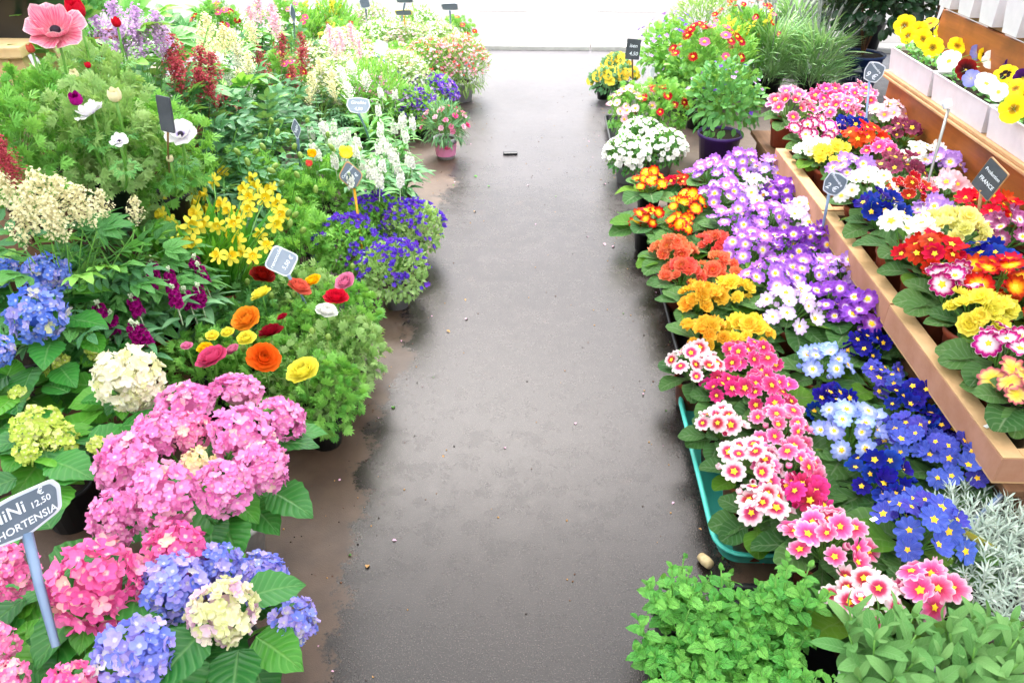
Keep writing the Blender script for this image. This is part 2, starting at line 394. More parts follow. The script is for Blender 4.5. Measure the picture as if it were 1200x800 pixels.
M['pansy_wine'] = mpetal('pansy_wine', [(0, 'ffd820'), (.1, '1c0408'), (.45, '3c060e'), (.8, '780c1c'), (1, '8c1222')])
M['pansy_blue'] = mpetal('pansy_blue', [(0, 'e8e0a0'), (.2, 'b4b8f0'), (1, '8898ea')])
M['pansy_purple'] = mpetal('pansy_purple', [(0, 'f4d820'), (.2, '2c0c48'), (1, '4c1a78')])
M['pansy_face'] = mpetal('pansy_face', [(0, 'ffd820'), (.12, '1c0c10'), (.42, '20100c'), (.5, 'f4cc10'), (1, 'ffe428')])
M['pansy_orange'] = mpetal('pansy_orange', [(0, '701008'), (.4, 'e85010'), (1, 'f88018')])
M['h_pink'] = mrand('hydrangea_pink', [(0, 'f272b0'), (.55, 'f896c6'), (.86, 'fab4d2'), (1, 'f8e0c0')], edge=('f86ab0', .4))
M['h_pink2'] = mrand('hydrangea_candy_pink', [(0, 'f07cc2'), (.5, 'f698d0'), (.85, 'fab2da'), (.95, 'f8ccd0'), (1, 'f6e0b8')], edge=('f69cd6', .4))
M['h_rose'] = mrand('hydrangea_rose', [(0, 'ee5aa4'), (.6, 'f67cb6'), (.88, 'f89cc4'), (1, 'f8d4b4')], edge=('f874b2', .3))
M['h_blue'] = mrand('hydrangea_blue', [(0, '7088ea'), (.4, '9aa2ee'), (.75, 'b8a4ea'), (.92, 'cebcee'), (1, 'e8e8c4')], edge=('9c98f0', .3))
M['h_skyblue'] = mrand('hydrangea_skyblue', [(0, '5c88ea'), (.6, '8aa2f0'), (.85, 'a8a4ea'), (.95, 'b8b0e8'), (1, 'e4e8a8')])
M['h_cream'] = mrand('hydrangea_cream', [(0, 'fbf8e4'), (.7, 'f8f4d4'), (1, 'eef0b0')])
M['h_greencream'] = mrand('hydrangea_greencream', [(0, 'eef0b4'), (.55, 'dfe68c'), (.82, 'ecd0d8'), (1, 'd89ad0')], edge=('f0e4dc', .4))
M['h_bud'] = mrand('hydrangea_bud', [(0, 'd8e472'), (.6, 'c4dc5c'), (1, 'eef0a4')])
M['h_creampink'] = mrand('hydrangea_creampink', [(0, 'f4ecac'), (.5, 'f6dcb4'), (1, 'f4b4c0')])
# built things
M['cardboard'] = mplain('cardboard', 'a8785c', .85, c2='b4866c', nsc=14, bumpsc=300, bumps=.15)
M['cardboard_in'] = mplain('cardboard_kraft', 'bc976a', .9, c2='c6a276', nsc=20)
M['ply'] = mwood('plywood_orange', '8a4a1c', 'b8682a', 1, 2., .5)
M['ply_edge'] = mwood('plywood_edge', 'b08458', 'd0aa7c', 1, 6., .7)
M['timber_dark'] = mwood('timber_weathered', '5a3c26', '7c5838', 1, 3., .8)
M['bench_wood'] = mwood('bench_pine', 'd8b47c', 'e8cc9a', 0, 3., .6)
M['stick_wood'] = mwood('stick_wood', 'b4845a', 'cca478', 2, 8., .7)
M['slate'] = mplain('slate_board', '586674', .6, c2='687684', nsc=14, bumpsc=60, bumps=.1)
M['slate_pale'] = mplain('slate_board_pale', '7f8e9e', .5, c2='8e9cac', nsc=14)
M['slate_dark'] = mplain('slate_board_dark', '3c4248', .7, c2='4c5258', nsc=14)
M['sign_frame'] = mplain('sign_frame_grey', 'c4ccd6', .4, c2='d4dae2')
M['stake_grey'] = mplain('stake_grey_blue', '6f87a6', .35, c2='7f96b2')
M['stake_steel'] = mplain('stake_steel', '8a8c88', .35, metal=.6)
M['stake_yellow'] = mplain('stake_yellow', 'f0a818', .4)
M['chalk'] = mplain('chalk_white', 'e4ecf4', .9)
M['ivory'] = mplain('plastic_ivory', 'e8e6dc', .35)
M['turq'] = mplain('tray_turquoise', '44c0b2', .4, c2='58ccbe', nsc=10, bumpsc=120, bumps=.08)
M['black_plastic'] = mplain('tray_black', '121418', .35, c2='1c1e22')
M['label_card'] = mplain('label_card_green', '6f8450', .35, c2='8a9a68', nsc=20)
M['label_card_top'] = mplain('label_card_yellow', 'd4c848', .4)
M['paper'] = mplain('paper_white', 'eceef0', .6)
M['lips'] = mplain('print_pink', 'd83470', .5)
# ------------------------------------------------------------------ setting: ground, road, kerb
def mground():
    m, t, p, out = newmat('wet_asphalt'); co = objco(t)
    sx = t.nodes.new('ShaderNodeSeparateXYZ'); t.links.new(co, sx.inputs[0]); X, Y = sx.outputs[0], sx.outputs[1]
    big = noise(t, 1.6, co, 5, .6); mid = noise(t, 6, co, 6, .65); fine = noise(t, 120, co, 3, .6); grit = noise(t, 330, co, 2)
    base = mixc(t, ramp(t, big, [(.3, 0.), (.7, 1.)]), '1c1715', '28211f')
    base = mixc(t, mth(t, 'MULTIPLY', ramp(t, fine, [(.42, 0.), (.62, 1.)]), .5), base, '1a1613')
    base = mixc(t, mth(t, 'MULTIPLY', ramp(t, grit, [(.6, 0.), (.67, 1.)]), .7), base, '6c645e')
    far_light = ramp(t, mth(t, 'ADD', mth(t, 'MULTIPLY', Y, .1), mth(t, 'MULTIPLY', mth(t, 'SUBTRACT', big, .5), .25)), [(.3, 0.), (.66, 1.)])  # far floor lightened in base colour, standing in for bright open-air light
    base = mixc(t, mth(t, 'MULTIPLY', far_light, .9), base, mixc(t, fine, '6c6a70', '504e52'))
    # trodden-in soil along the plants on the left and in patches on the right
    wob = mth(t, 'ADD', mth(t, 'MULTIPLY', mth(t, 'SUBTRACT', noise(t, 2.6, co, 8, .7), .5), .6), mth(t, 'MULTIPLY', mth(t, 'SUBTRACT', fine, .5), .09))
    dl = mth(t, 'ADD', mth(t, 'MULTIPLY_ADD', X, -1, -.455), wob)
    ml = ramp(t, mth(t, 'MULTIPLY_ADD', dl, 12, .5, clamp=True), [(.32, 0.), (.68, 1.)])
    dr = mth(t, 'ADD', mth(t, 'SUBTRACT', X, .53), wob)
    mr = ramp(t, mth(t, 'MULTIPLY_ADD', dr, 9, .5, clamp=True), [(.2, 0.), (.8, 1.)])
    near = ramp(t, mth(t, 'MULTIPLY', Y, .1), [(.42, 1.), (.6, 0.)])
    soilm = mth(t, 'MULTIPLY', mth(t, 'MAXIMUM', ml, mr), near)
    soilc = mixc(t, ramp(t, mid, [(.35, 0.), (.7, 1.)]), '46352a', '604c3c')
    spots = mth(t, 'MULTIPLY', ramp(t, noise(t, 9, co, 3, .5), [(.68, 0.), (.72, 1.)]), .55)
    soilm2 = mth(t, 'MAXIMUM', mth(t, 'MULTIPLY', soilm, .9), mth(t, 'MULTIPLY', spots, .3))
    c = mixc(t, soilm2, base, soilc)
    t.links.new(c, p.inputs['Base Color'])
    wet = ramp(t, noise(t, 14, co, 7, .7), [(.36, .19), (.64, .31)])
    rg = mth(t, 'MULTIPLY_ADD', far_light, .18, mth(t, 'MULTIPLY_ADD', soilm, .22, wet)); t.links.new(rg, p.inputs['Roughness']); p.inputs['Specular IOR Level'].default_value = .62
    h = mth(t, 'ADD', mth(t, 'MULTIPLY', fine, .35), mth(t, 'MULTIPLY', grit, .65)); bump(t, p, h, .5, .0018)
    return m
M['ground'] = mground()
def mroad():
    m, t, p, out = newmat('dry_asphalt'); co = objco(t)
    b = noise(t, .8, co, 5); f = noise(t, 60, co, 3)
    c = mixc(t, b, '6c6b6a', '7c7b7a'); c = mixc(t, mth(t, 'MULTIPLY', f, .4), c, '585654')
    t.links.new(c, p.inputs['Base Color']); p.inputs['Roughness'].default_value = .75; bump(t, p, f, .4, .004); return m
M['road'] = mroad()
M['kerbstone'] = mplain('kerbstone', 'c8c6c0', .8, c2='d8d6d0', nsc=12, bumpsc=90)
M['paint'] = mplain('road_paint', 'e4e4e0', .7, c2='d0d0cc', nsc=20)
def sheet(x0, x1, y0, y1, z): return arrT([(x0,y0,z),(x1,y0,z),(x1,y1,z),(x0,y1,z)], [(0,1,2,3)])
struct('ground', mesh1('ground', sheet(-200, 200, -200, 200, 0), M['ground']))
struct('road', mesh1('road', sheet(-200, 200, 6.86, 200, .004), M['road']))
mk = struct('road_marking', None)
for i, (x0, x1) in enumerate([(-2.9, -2.3), (-.75, -.1), (.62, 1.2), (2.1, 2.75)]):
    obj('painted_dash', mesh1('painted_dash', sheet(x0, x1, 8.35, 8.47, .009), M['paint']), mk)
kb = struct('kerb', None); ks = bevbox('kerb_stone', (0, .985, 6.68, 6.86, -.05, .035), M['kerbstone'], .01)
for i in range(-8, 9): obj('kerb_stone', ks, kb, Matrix.Translation((i*1.0+.45, 0, 0)))

# ------------------------------------------------------------------ unseen roof added to shade the near end and soften its light
def mroof():
    m, t, p, out = newmat('shade_sheet'); p.inputs['Base Color'].default_value = (.75, .76, .76, 1); p.inputs['Roughness'].default_value = .6
    translucent(t, p, out, (.86, .88, .88, 1), .72); return m
M['shade_sheet'] = mroof()
M['shade_post'] = mplain('shade_post', '8a9090', .5)
ROOF_Y = 4.3
rf = thing('shade_roof', 'unseen pale roof added overhead to shade the near end of the aisle', 'roof', (0, 0, 0))
for i in range(8):
    obj('shade_panel', mesh1('shade_panel', sheet(-6+i*1.5+.004, -4.5+i*1.5-.004, -6, ROOF_Y, 3.4), M['shade_sheet']), rf)
for x in (-5.8, 5.8):
    for y in (-5.8, ROOF_Y-.2): obj('post', bevbox('post', (x-.05, x+.05, y-.05, y+.05, 0, 3.4), M['shade_post'], .01), rf)

# ------------------------------------------------------------------ right: stepped display of plywood
st = thing('stepped_plant_stand', 'orange-brown plywood stepped stand carrying the cardboard trays and white planters', 'plant stand', (0, 0, 0))
def bx(name, dims, mat, parent, bev=.003): return obj(name, bevbox(name, dims, mat, bev), parent)
for i in range(2): bx('riser_plank', (1.165, 1.185, 1.36, 4.0, .006+i*.09, .092+i*.09), M['timber_dark'], st)
for i in range(5): bx('step_board', (1.13+i*.123, 1.25+i*.123, 1.36, 4.02, .183, .203), M['timber_dark'], st)
bx('riser_panel', (1.748, 1.762, .9, 3.95, .01, .503), M['ply'], st)
bx('shelf_board', (1.715, 1.975, .9, 3.97, .515, .529), M['ply_edge'], st); bx('shelf_board', (1.708, 1.973, .9, 3.965, .503, .514), M['ply_edge'], st)
bx('riser_panel', (1.945, 1.96, .9, 4.02, .53, .80), M['ply'], st)
bx('shelf_board', (1.962, 2.25, .9, 4.06, .801, .819), M['ply_edge'], st)
bx('leg', (2.15, 2.21, 3.9, 3.96, 0, .8), M['timber_dark'], st); bx('leg', (2.15, 2.21, .95, 1.01, 0, .8), M['timber_dark'], st)

def cardboard_tray(x0, x1, y0, y1, z0, z1, label):
    t = thing('cardboard_tray', label, 'tray', (x0, y0, z0), group='cardboard trays on the stand')
    w, l, h, th = x1-x0, y1-y0, z1-z0, .005
    bx('base', (0, w, 0, l, 0, th), M['cardboard_in'], t, .001)
    bx('side_panel', (0, th, 0, l, th, h), M['cardboard'], t, .0015); bx('side_panel', (w-th, w, 0, l, th, h), M['cardboard'], t, .0015)
    bx('end_panel', (th, w-th, 0, th, th, h), M['cardboard'], t, .0015); bx('end_panel', (th, w-th, l-th, l, th, h), M['cardboard'], t, .0015)
    bx('rim_flap', (.0005, .05, .0005, l-.0005, h+.0003, h+.005), M['cardboard_in'], t, .0015)
    bx('rim_flap', (.0505, w-.001, .0005, .035, h+.0003, h+.005), M['cardboard_in'], t, .0015)
    bx('rim_flap', (.0505, w-.001, l-.035, l-.0005, h+.0003, h+.005), M['cardboard_in'], t, .0015)
    return t
TZ0, TZ1 = .204, .28
cardboard_tray(1.105, 1.735, 1.385, 2.085, TZ0, TZ1, 'kraft cardboard tray at the near end of the stand with its corner showing')
cardboard_tray(1.11, 1.735, 2.095, 2.795, TZ0, TZ1, 'middle kraft cardboard tray with red, navy and white primroses')
cardboard_tray(1.115, 1.735, 2.805, 3.51, TZ0, TZ1, 'farthest kraft cardboard tray, the one full of pink primroses')

def rrect(w, l, r, n=5):
    o = []
    for cx, cy, a0 in ((w/2-r, l/2-r, 0), (-w/2+r, l/2-r, PI/2), (-w/2+r, -l/2+r, PI), (w/2-r, -l/2+r, 1.5*PI)):
        for i in range(n+1): a = a0+PI/2*i/n; o.append((cx+r*math.cos(a), cy+r*math.sin(a)))
    return o
def rtrayT(w, l, h, r, lip=.012, floor=True):
    prof = [(-.012, 0), (0, h*.9), (lip, h*.92), (lip, h), (lip-.004, h+.003), (.001, h+.002), (-.004, h*.9), (-.016, .006)]
    V, F = [], []; n = None
    for off, z in prof:
        pts = rrect(w+2*off, l+2*off, max(.005, r+off)); n = len(pts)
        V += [(x, y, z) for x, y in pts]
    for i in range(len(prof)-1):
        for k in range(n): F.append((i*n+k, i*n+(k+1) % n, (i+1)*n+(k+1) % n, (i+1)*n+k))
    b = (len(prof)-1)*n; V.append((0, 0, .006)); c = len(V)-1
    for k in range(n): F.append((b+k, b+(k+1) % n, c))
    return arrT(V, F)
def plastic_tray(label, x0, x1, y0, y1, z, mat, h=.05, r=.05, cat='tray', name='plant_tray'):
    return thing(name, label, cat, ((x0+x1)/2, (y0+y1)/2, z), mesh=mesh1(name, rtrayT(x1-x0, y1-y0, h, r), mat))
plastic_tray('turquoise plastic tray on the ground holding the pink primroses', .462, .80, 1.285, 1.93, .004, M['turq'], .05, .06)
plastic_tray('black plastic tray on the ground under the orange and yellow primroses', .50, .76, 1.96, 2.75, .004, M['black_plastic'], .035, .02)
plastic_tray('black plastic tray on the ground under the blue primroses', .83, 1.12, 1.42, 2.02, .004, M['black_plastic'], .03, .02)
plastic_tray('black plastic carrier tray with empty cells under the yellow violas', .43, .70, 4.15, 4.75, .004, M['black_plastic'], .05, .03)
plastic_tray('black plastic tray at the aisle edge under the ranunculus plants', -1.12, -.60, 1.78, 2.5, .004, M['black_plastic'], .05, .03)

# ------------------------------------------------------------------ left: low staging hidden under the plants, bench and planter behind
sg = thing('low_staging', 'low dark timber staging beneath the daffodils and blue hydrangeas', 'plant stand', (0, 0, 0))
for i in range(6): bx('board', (-2.1+i*.18, -1.925+i*.18, 1.42, 3.0, .12, .145), M['timber_dark'], sg)
for x in (-2.05, -1.1):
    for y in (1.47, 2.92): bx('leg', (x-.03, x+.03, y-.03, y+.03, 0, .12), M['timber_dark'], sg)
sg2 = thing('high_staging', 'higher dark timber staging beneath the anemones and cream astilbe', 'plant stand', (0, 0, 0))
for i in range(6): bx('board', (-2.45+i*.18, -2.275+i*.18, 1.8, 3.1, .47, .495), M['timber_dark'], sg2)
for x in (-2.4, -1.42):
    for y in (1.85, 3.0): bx('leg', (x-.03, x+.03, y-.03, y+.03, .145 if x > -2.1 and y < 3 else 0, .47), M['timber_dark'], sg2)
# pine trestle bench at the top left corner
p0 = at(38, 47, .86)
bn = thing('trestle_bench', 'pale pine trestle bench with splayed legs behind the anemones', 'bench', (p0.x, p0.y, 0), math.radians(8))
bx('bench_top', (-1.4, .0, -.12, .26, .82, .86), M['bench_wood'], bn, .006)
bx('apron', (-1.36, -.06, -.10, -.075, .73, .819), M['bench_wood'], bn, .004)
for (xa, ya, dx, dy) in ((-.06, -.06, .2, -.1), (-.06, .2, .2, .08), (-1.3, -.06, -.1, -.1), (-1.3, .2, -.1, .08)):
    o = obj('leg', mesh1('leg', boxT(-.038, .038, -.028, .028, 0, 1), M['bench_wood'], False), bn)
    v = Vector((-dx, -dy, .82)); q = Vector((0, 0, 1)).rotation_difference(v.normalized())
    o.matrix_basis = Matrix.Translation((xa+dx, ya+dy, 0)) @ q.to_matrix().to_4x4() @ Matrix.Diagonal((1, 1, v.length-.01, 1))
# ------------------------------------------------------------------ plant builders
def potT(r, h, taper=.78, lip=.012):
    return latheT([(.001, .002), (r*taper, 0), (r*.97, h-lip*1.4), (r*1.04, h-lip*1.3), (r*1.06, h), (r*.98, h+.001), (r*.94, h-.012)], 18)
_pots = {}
def add_pot(t, r, h, mat, soil=True):
    k = (round(r, 3), round(h, 3), mat)
    if k not in _pots: _pots[k] = (mesh1('pot', potT(r, h), M[mat]), mesh1('soil', discT(r*.955, 14, .006), M['soil']))
    p = obj('pot', _pots[k][0], t)
    if soil: obj('soil', _pots[k][1], p, Matrix.Translation((0, 0, h-.014)))
    return p

# --- primroses: four layouts, shared by all varieties
FL = {'single': [flowerT(5, 1, .645, c_, .24, .26, r_, seed=i, nv=5, nu=7) for i, (c_, r_) in enumerate(((.05, .06), (.22, .1), (-.12, .09), (.4, .08), (.12, .14)))],
      'double': [flowerT(5, 1, .70, .25, .18, .16, .2, layers=((1, .0), (.8, .4), (.58, .8)), seed=i+10, nv=4, nu=5) for i in range(2)]}
FLB = flowerT(5, 1, .8, 1.1, .1, .2, .06, seed=77, nv=4, nu=4)
EYE = discT(1, 10, .2, .42)
_fm = {}; _fb = {}
def fmesh(kind, var):
    if (kind, var) not in _fm: _fm[kind, var] = [mesh1('flower', T, M['p_'+var]) for T in FL[kind]]; _fb[var] = mesh1('flower_bud', FLB, M['p_'+var])
    return _fm[kind, var]
eye_mesh = mesh1('flower_eye', EYE, M['yellow'])
PLT = [leafT(1, .62, p_spoon, 5, 9, .28, .9, .03, 0, .012, ph) for ph in (0, 2, 4)]
PL = [mesh1('leaf', T, M['prim_leaf']) for T in PLT]; PLL = [mesh1('leaf', T, M['prim_leaf_light']) for T in PLT]
def prim_layout(seed, nfl, R, hh, fs):
    rg = random.Random(seed); fl = []; 
    for i in range(nfl):
        if i > 3 and rg.random() < .08: continue
        k = (i+.5)/nfl; rr = R*math.sqrt(k); a = i*2.39996+rg.uniform(-.3, .3)
        x, y = rr*math.cos(a), rr*math.sin(a); z = hh*(1-.55*k) + rg.uniform(-.012, .012)
        n = Vector((x*6.5, y*6.5, .75)) + Vector((rg.uniform(-.45, .45), rg.uniform(-.45, .45), 0))
        fl.append((Vector((x, y, z)), n.normalized(), rg.uniform(0, 6), fs*rg.choice((.72, .85, .95, 1, 1, 1.06, 1.14))))
    lv = []
    nl = rg.randint(8, 10)
    for i in range(nl):
        a = 2*PI*i/nl+rg.uniform(-.3, .3); el = rg.uniform(.05, .5)
        lv.append((Vector((math.cos(a)*.012, math.sin(a)*.012, -.004)), sph(a, el+.25), rg.uniform(.115, .15), rg.uniform(-.3, .3), rg.randrange(3)))
    for i in range(3):
        a = rg.uniform(0, 6.28)
        lv.append((Vector((math.cos(a)*.01, math.sin(a)*.01, 0)), sph(a, rg.uniform(.8, 1.1)), rg.uniform(.08, .1), rg.uniform(-.3, .3), rg.randrange(3)))
    g = G()
    for p, n, s_, f in fl: g.add(tubeT(bez((p.x*.1, p.y*.1, -.005), (p.x*.5, p.y*.5, p.z*.6), p-n*.001, 4), .0016, 4, False))
    return fl, lv, g.mesh('flower_stems', M['stem'])
LAY = [prim_layout(1, 18, .082, .1, .0300), prim_layout(2, 16, .078, .095, .0305), prim_layout(3, 22, .088, .1, .0290), prim_layout(4, 12, .066, .09, .0310)]
LAYD = [prim_layout(11, 15, .072, .09, .032), prim_layout(12, 18, .076, .095, .031)]
POT_H = .095
def primrose(px, py, zb, var, label, kind='single', lay=None, s=1.0, pot='pot_terra', group=None, light=.15, seed=None, rz=None, leafs=1.0):
    sd = hash((round(px), round(py))) & 0xffff if seed is None else seed; rg = random.Random(sd)
    p = at(px, py, zb + (POT_H+.06)*s)
    t = thing('primrose', label, 'primrose', (p.x, p.y, zb), rg.uniform(0, 6.28) if rz is None else rz, s, group)
    add_pot(t, .056, POT_H, pot)
    L = (LAYD if kind == 'double' else LAY); L = L[rg.randrange(len(L)) if lay is None else lay]
    top = Matrix.Translation((0, 0, POT_H))
    obj('flower_stems', L[2], t, top)
    ms = fmesh(kind, var); bias = Matrix.Rotation(-t.rotation_euler.z, 3, 'Z') @ Vector((0, -.28, 0))
    for (q, n, sp, fs) in L[0]:
        if kind == 'single' and fs < .0225 and q.length > .05: obj('flower_bud', _fb[var], t, top @ ori(q, n, sp, fs*.75)); continue
        f = obj('flower', ms[rg.randrange(len(ms))], t, top @ ori(q, n+bias, sp, fs))
        if kind == 'single': obj('flower_eye', eye_mesh, f, Matrix.Translation((0, 0, .03)) @ Matrix.Scale(rg.uniform(.22, .32), 4))
    for (q, d, ll, ro, v) in L[1]:
        obj('leaf', (PLL if rg.random() < light else PL)[v], t, top @ ldir(q, d, s=ll*leafs, roll=ro))
    return t

# --- hydrangeas
FLO = [flowerT(4, 1, .80, .38, .0, .34, .10, seed=20+i, nv=3, nu=5, r0=.03) for i in range(3)]
_hm = {}
def floret(kind):
    if kind not in _hm: _hm[kind] = [mesh1('floret', T, M['h_'+kind]) for T in FLO]
    return _hm[kind]
HLT = [leafT(1, .74, p_ovate, 7, 12, .2, .55, .02, .05, .006, ph) for ph in (0, 2, 4)]
HL = [mesh1('leaf', T, M['hyd_leaf']) for T in HLT]; HLL = [mesh1('leaf', T, M['hyd_leaf_light']) for T in HLT]
_cm = {}
def flower_head(t, c, ax, r, kind, rg, flat=.82, fs=None, cover=-.25):
    """c, ax in the plant's own frame"""
    if kind not in _cm: _cm[kind] = mesh1('flower_head', ballT(1, 12, 8), M['h_'+kind])
    h = obj('flower_head', _cm[kind], t, ori(c, ax, rg.uniform(0, 6), 1.0) @ Matrix.Diagonal((r*.54, r*.54, r*.54*flat, 1)))
    fs = fs or max(.0115, min(.0205, r*.27)); n = int(7.6*(r/fs)**2*(1-cover)/1.25); ms = floret(kind)
    k_ = r*.54
    for i in range(n):
        z = 1-(1-cover)*(i+.5)/n; a = i*2.39996+rg.uniform(-.35, .35); q = math.sqrt(max(0, 1-z*z)); rr = rg.uniform(.78, 1.06)
        d = Vector((q*math.cos(a), q*math.sin(a), z)); pos = d*rr*(r/k_)
        nrm = (d + Vector((rg.uniform(-.6, .6), rg.uniform(-.6, .6), rg.uniform(-.5, .5)))).normalized()
        m = ori(pos, nrm, rg.uniform(0, 6), fs/k_*rg.uniform(.68, 1.2))
        obj('floret', ms[rg.randrange(3)], h, m)
    return h
def hydrangea(label, heads, base=None, zb=0.0, pot=('pot_black', .075, .13), nleaf=16, leafL=.115, light=.2, seed=0, group='potted hydrangeas', extra=(), lz=(.35, .95), reach=.09):
    """heads: (px, py, z, r_px, kind); extra: (px,py,z,dx,dy,len) single leaves"""
    rg = random.Random(seed); W3 = []
    for (px, py, z, rp, kind) in heads:
        q = at(px, py, z); W3.append((q, rp/F_PX*depth(q), kind))
    if base is None:
        c = sum((q for q, r, k in W3), Vector())/len(W3); bx_, by_ = c.x, c.y
    else: bx_, by_ = base
    t = thing('hydrangea', label, 'hydrangea', (bx_, by_, zb), 0, 1, group)
    add_pot(t, pot[1], pot[2], pot[0])
    O = Vector((bx_, by_, zb)); ph = pot[2]
    tips = []
    for q, r, kind in W3:
        c = q-O; ax = Vector((c.x*2.2, c.y*2.2-.12, c.z*.9)).normalized()
        flower_head(t, c, ax, r*.95, kind, rg); foot = Vector((rg.uniform(-.02, .02), rg.uniform(-.02, .02), ph-.01))
        path = bez(foot, (c.x*.35, c.y*.35, ph+(c.z-ph)*.55), c-ax*r*.3, 6)
        obj('stem', mesh1('stem', tubeT(path, [.004, .0038, .0036, .0034, .003, .003], 6), M['stem']), t)
        tips.append((path, c, r))
    for i in range(nleaf):
        path, c, r = tips[i % len(tips)]
        f = rg.uniform(*lz); k = f*(len(path)-1); a = int(min(k, len(path)-2)); pos = path[a].lerp(path[a+1], k-a)
        az = rg.uniform(0, 6.28) if i % 3 else math.atan2(c.y-.1, c.x)+rg.uniform(-.9, .9)
        el = rg.uniform(-.05, .5)
        L = leafL*rg.uniform(.75, 1.15)
        d = sph(az, el); off = pos + d*min(r*.7, .03)
        obj('leaf', (HLL if rg.random() < light else HL)[rg.randrange(3)], t, ldir(off, d, s=L, roll=rg.uniform(-.35, .35)))
    for (px, py, z, dx, dy, L) in extra:
        q = at(px, py, z)-O
        obj('leaf', (HLL if rg.random() < light else HL)[rg.randrange(3)], t, ldir(q, (dx, dy, .12), s=L, roll=rg.uniform(-.2, .2)))
    return t

# --- mounds of fine foliage
LOBE = leafT(1, .27, p_lance, 3, 4, .25, .5)
def dividedT(n=7, L=1.0, spread=1.25):
    ls = []
    for i in range(n):
        a = (i-(n-1)/2)/((n-1)/2)*spread; k = 1-.35*abs(a)/spread
        b = Matrix.Translation((0, .45, 0)) @ Matrix.Rotation(-a, 4, 'Z') @ Matrix.Rotation(.25*math.sin(i*2.1), 4, 'X') @ Matrix.Scale(.55*k*L, 4)
        ls.append((LOBE, b))
        ls.append((LOBE, b @ Matrix.Translation((0, .45, .05)) @ Matrix.Rotation(.7, 4, 'Z') @ Matrix.Scale(.5, 4)))
        ls.append((LOBE, b @ Matrix.Translation((0, .45, .05)) @ Matrix.Rotation(-.7, 4, 'Z') @ Matrix.Scale(.5, 4)))
    ls.append((tubeT([(0, 0, 0), (0, .5, 0)], .018, 3, False), None))
    return comp(ls)
DIV = dividedT(); DIV5 = dividedT(5)
SMALL = leafT(1, .5, p_ovate, 3, 5, .3, .5); NARROW = leafT(1, .16, p_lance, 3, 4, .3, .5); OVAL = leafT(1, .55, p_obl, 3, 5, .25, .6)
def dome_pts(n, rx, rz, rg, inner=.45, low=-.15, ry=None):
    ry = ry or rx
    for i in range(n):
        a = rg.uniform(0, 6.28318); z = rg.uniform(low, 1); q = math.sqrt(1-min(1, z*z)); k = inner+(1-inner)*math.sqrt(rg.random())
        d = Vector((q*math.cos(a), q*math.sin(a), z)); yield Vector((d.x*rx*k, d.y*ry*k, d.z*rz*k)), d, k
def foliage(T, n, rx, rz, size, seed, mat, up=.5, inner=.4, low=-.2, stems=14, ry=None, name='foliage', var=.35, jit=.5):
    rg = random.Random(seed); g = G()
    for p, d, k in dome_pts(n, rx, rz, rg, inner, low, ry):
        dr = (d*(1-up)+Vector((0, 0, up*(1 if d.z > -.2 else -.5)))+Vector((rg.uniform(-jit, jit), rg.uniform(-jit, jit), rg.uniform(-jit, jit)*.6))).normalized()
        g.add(T, ldir(p, dr, up=d+Vector((0, 0, .6)), s=size*rg.uniform(1-var, 1+var), roll=rg.uniform(-.6, .6)), rg.random())
    for i in range(stems):
        a = rg.uniform(0, 6.28); q = rg.uniform(.2, .85); tip = (math.cos(a)*rx*q, math.sin(a)*(ry or rx)*q, rz*math.sqrt(1-q*q)*.9)
        g.add(tubeT(bez((math.cos(a)*rx*.1, math.sin(a)*rx*.1, -rz*.5), (tip[0]*.4, tip[1]*.4, tip[2]*.4), tip, 4), .0016, 3, False), None, rg.random(), 1)
    return g.mesh(name, [M[mat], M['stem']])
def blossoms(T, n, rx, rz, size, seed, mats, inner=.92, low=-.1, ry=None, up=.5, center=None, clump=0):
    """tiny flowers too small to pick apart, one mesh; mats list chosen per blossom"""
    rg = random.Random(seed); g = G(); cl = [sph(rg.uniform(0, 6.28), rg.uniform(.05, 1.5)) for _ in range(clump)]
    ry_ = ry or rx
    for p, d, k in dome_pts(n, rx, rz, rg, inner, low, ry):
        if clump and rg.random() < .8:
            d = (cl[rg.randrange(clump)] + Vector((rg.gauss(0, .16), rg.gauss(0, .16), rg.gauss(0, .16)))).normalized(); kk = rg.uniform(inner, 1.05); p = Vector((d.x*rx*kk, d.y*ry_*kk, d.z*rz*kk))
        n_ = (d*(1-up)+Vector((rg.uniform(-.5, .5), rg.uniform(-.6, .3), up))).normalized(); mi = rg.randrange(len(mats)); rr = rg.random(); sc = size*rg.uniform(.75, 1.2)
        m = ori(p*1.04, n_, rg.uniform(0, 6), sc); g.add(T, m, rr, mi)
        if center: g.add(EYE, m @ Matrix.Translation((0, 0, .05)) @ Matrix.Scale(.3, 4), rr, len(mats))
    return g.mesh('blossoms', [M[k] for k in mats]+([M[center]] if center else []))
STAR5 = flowerT(5, 1, .55, .35, .0, .45, .0, nu=3, nv=3, seed=5); BELL5 = flowerT(5, 1, .62, .65, .0, .3, .0, nu=3, nv=3, seed=6)
CROSS4 = flowerT(4, 1, .7, .2, .0, .3, .05, nu=3, nv=3, seed=7); DOT = ballT(1, 5, 3)
DAISY = flowerT(13, 1, .235, .12, .0, .25, .0, nu=3, nv=4, seed=8, r0=.12)
ROSETTE = flowerT(7, 1, .55, .2, .0, .25, .06, layers=((1, 0), (.75, .45), (.45, .9)), nu=3, nv=3, seed=9)
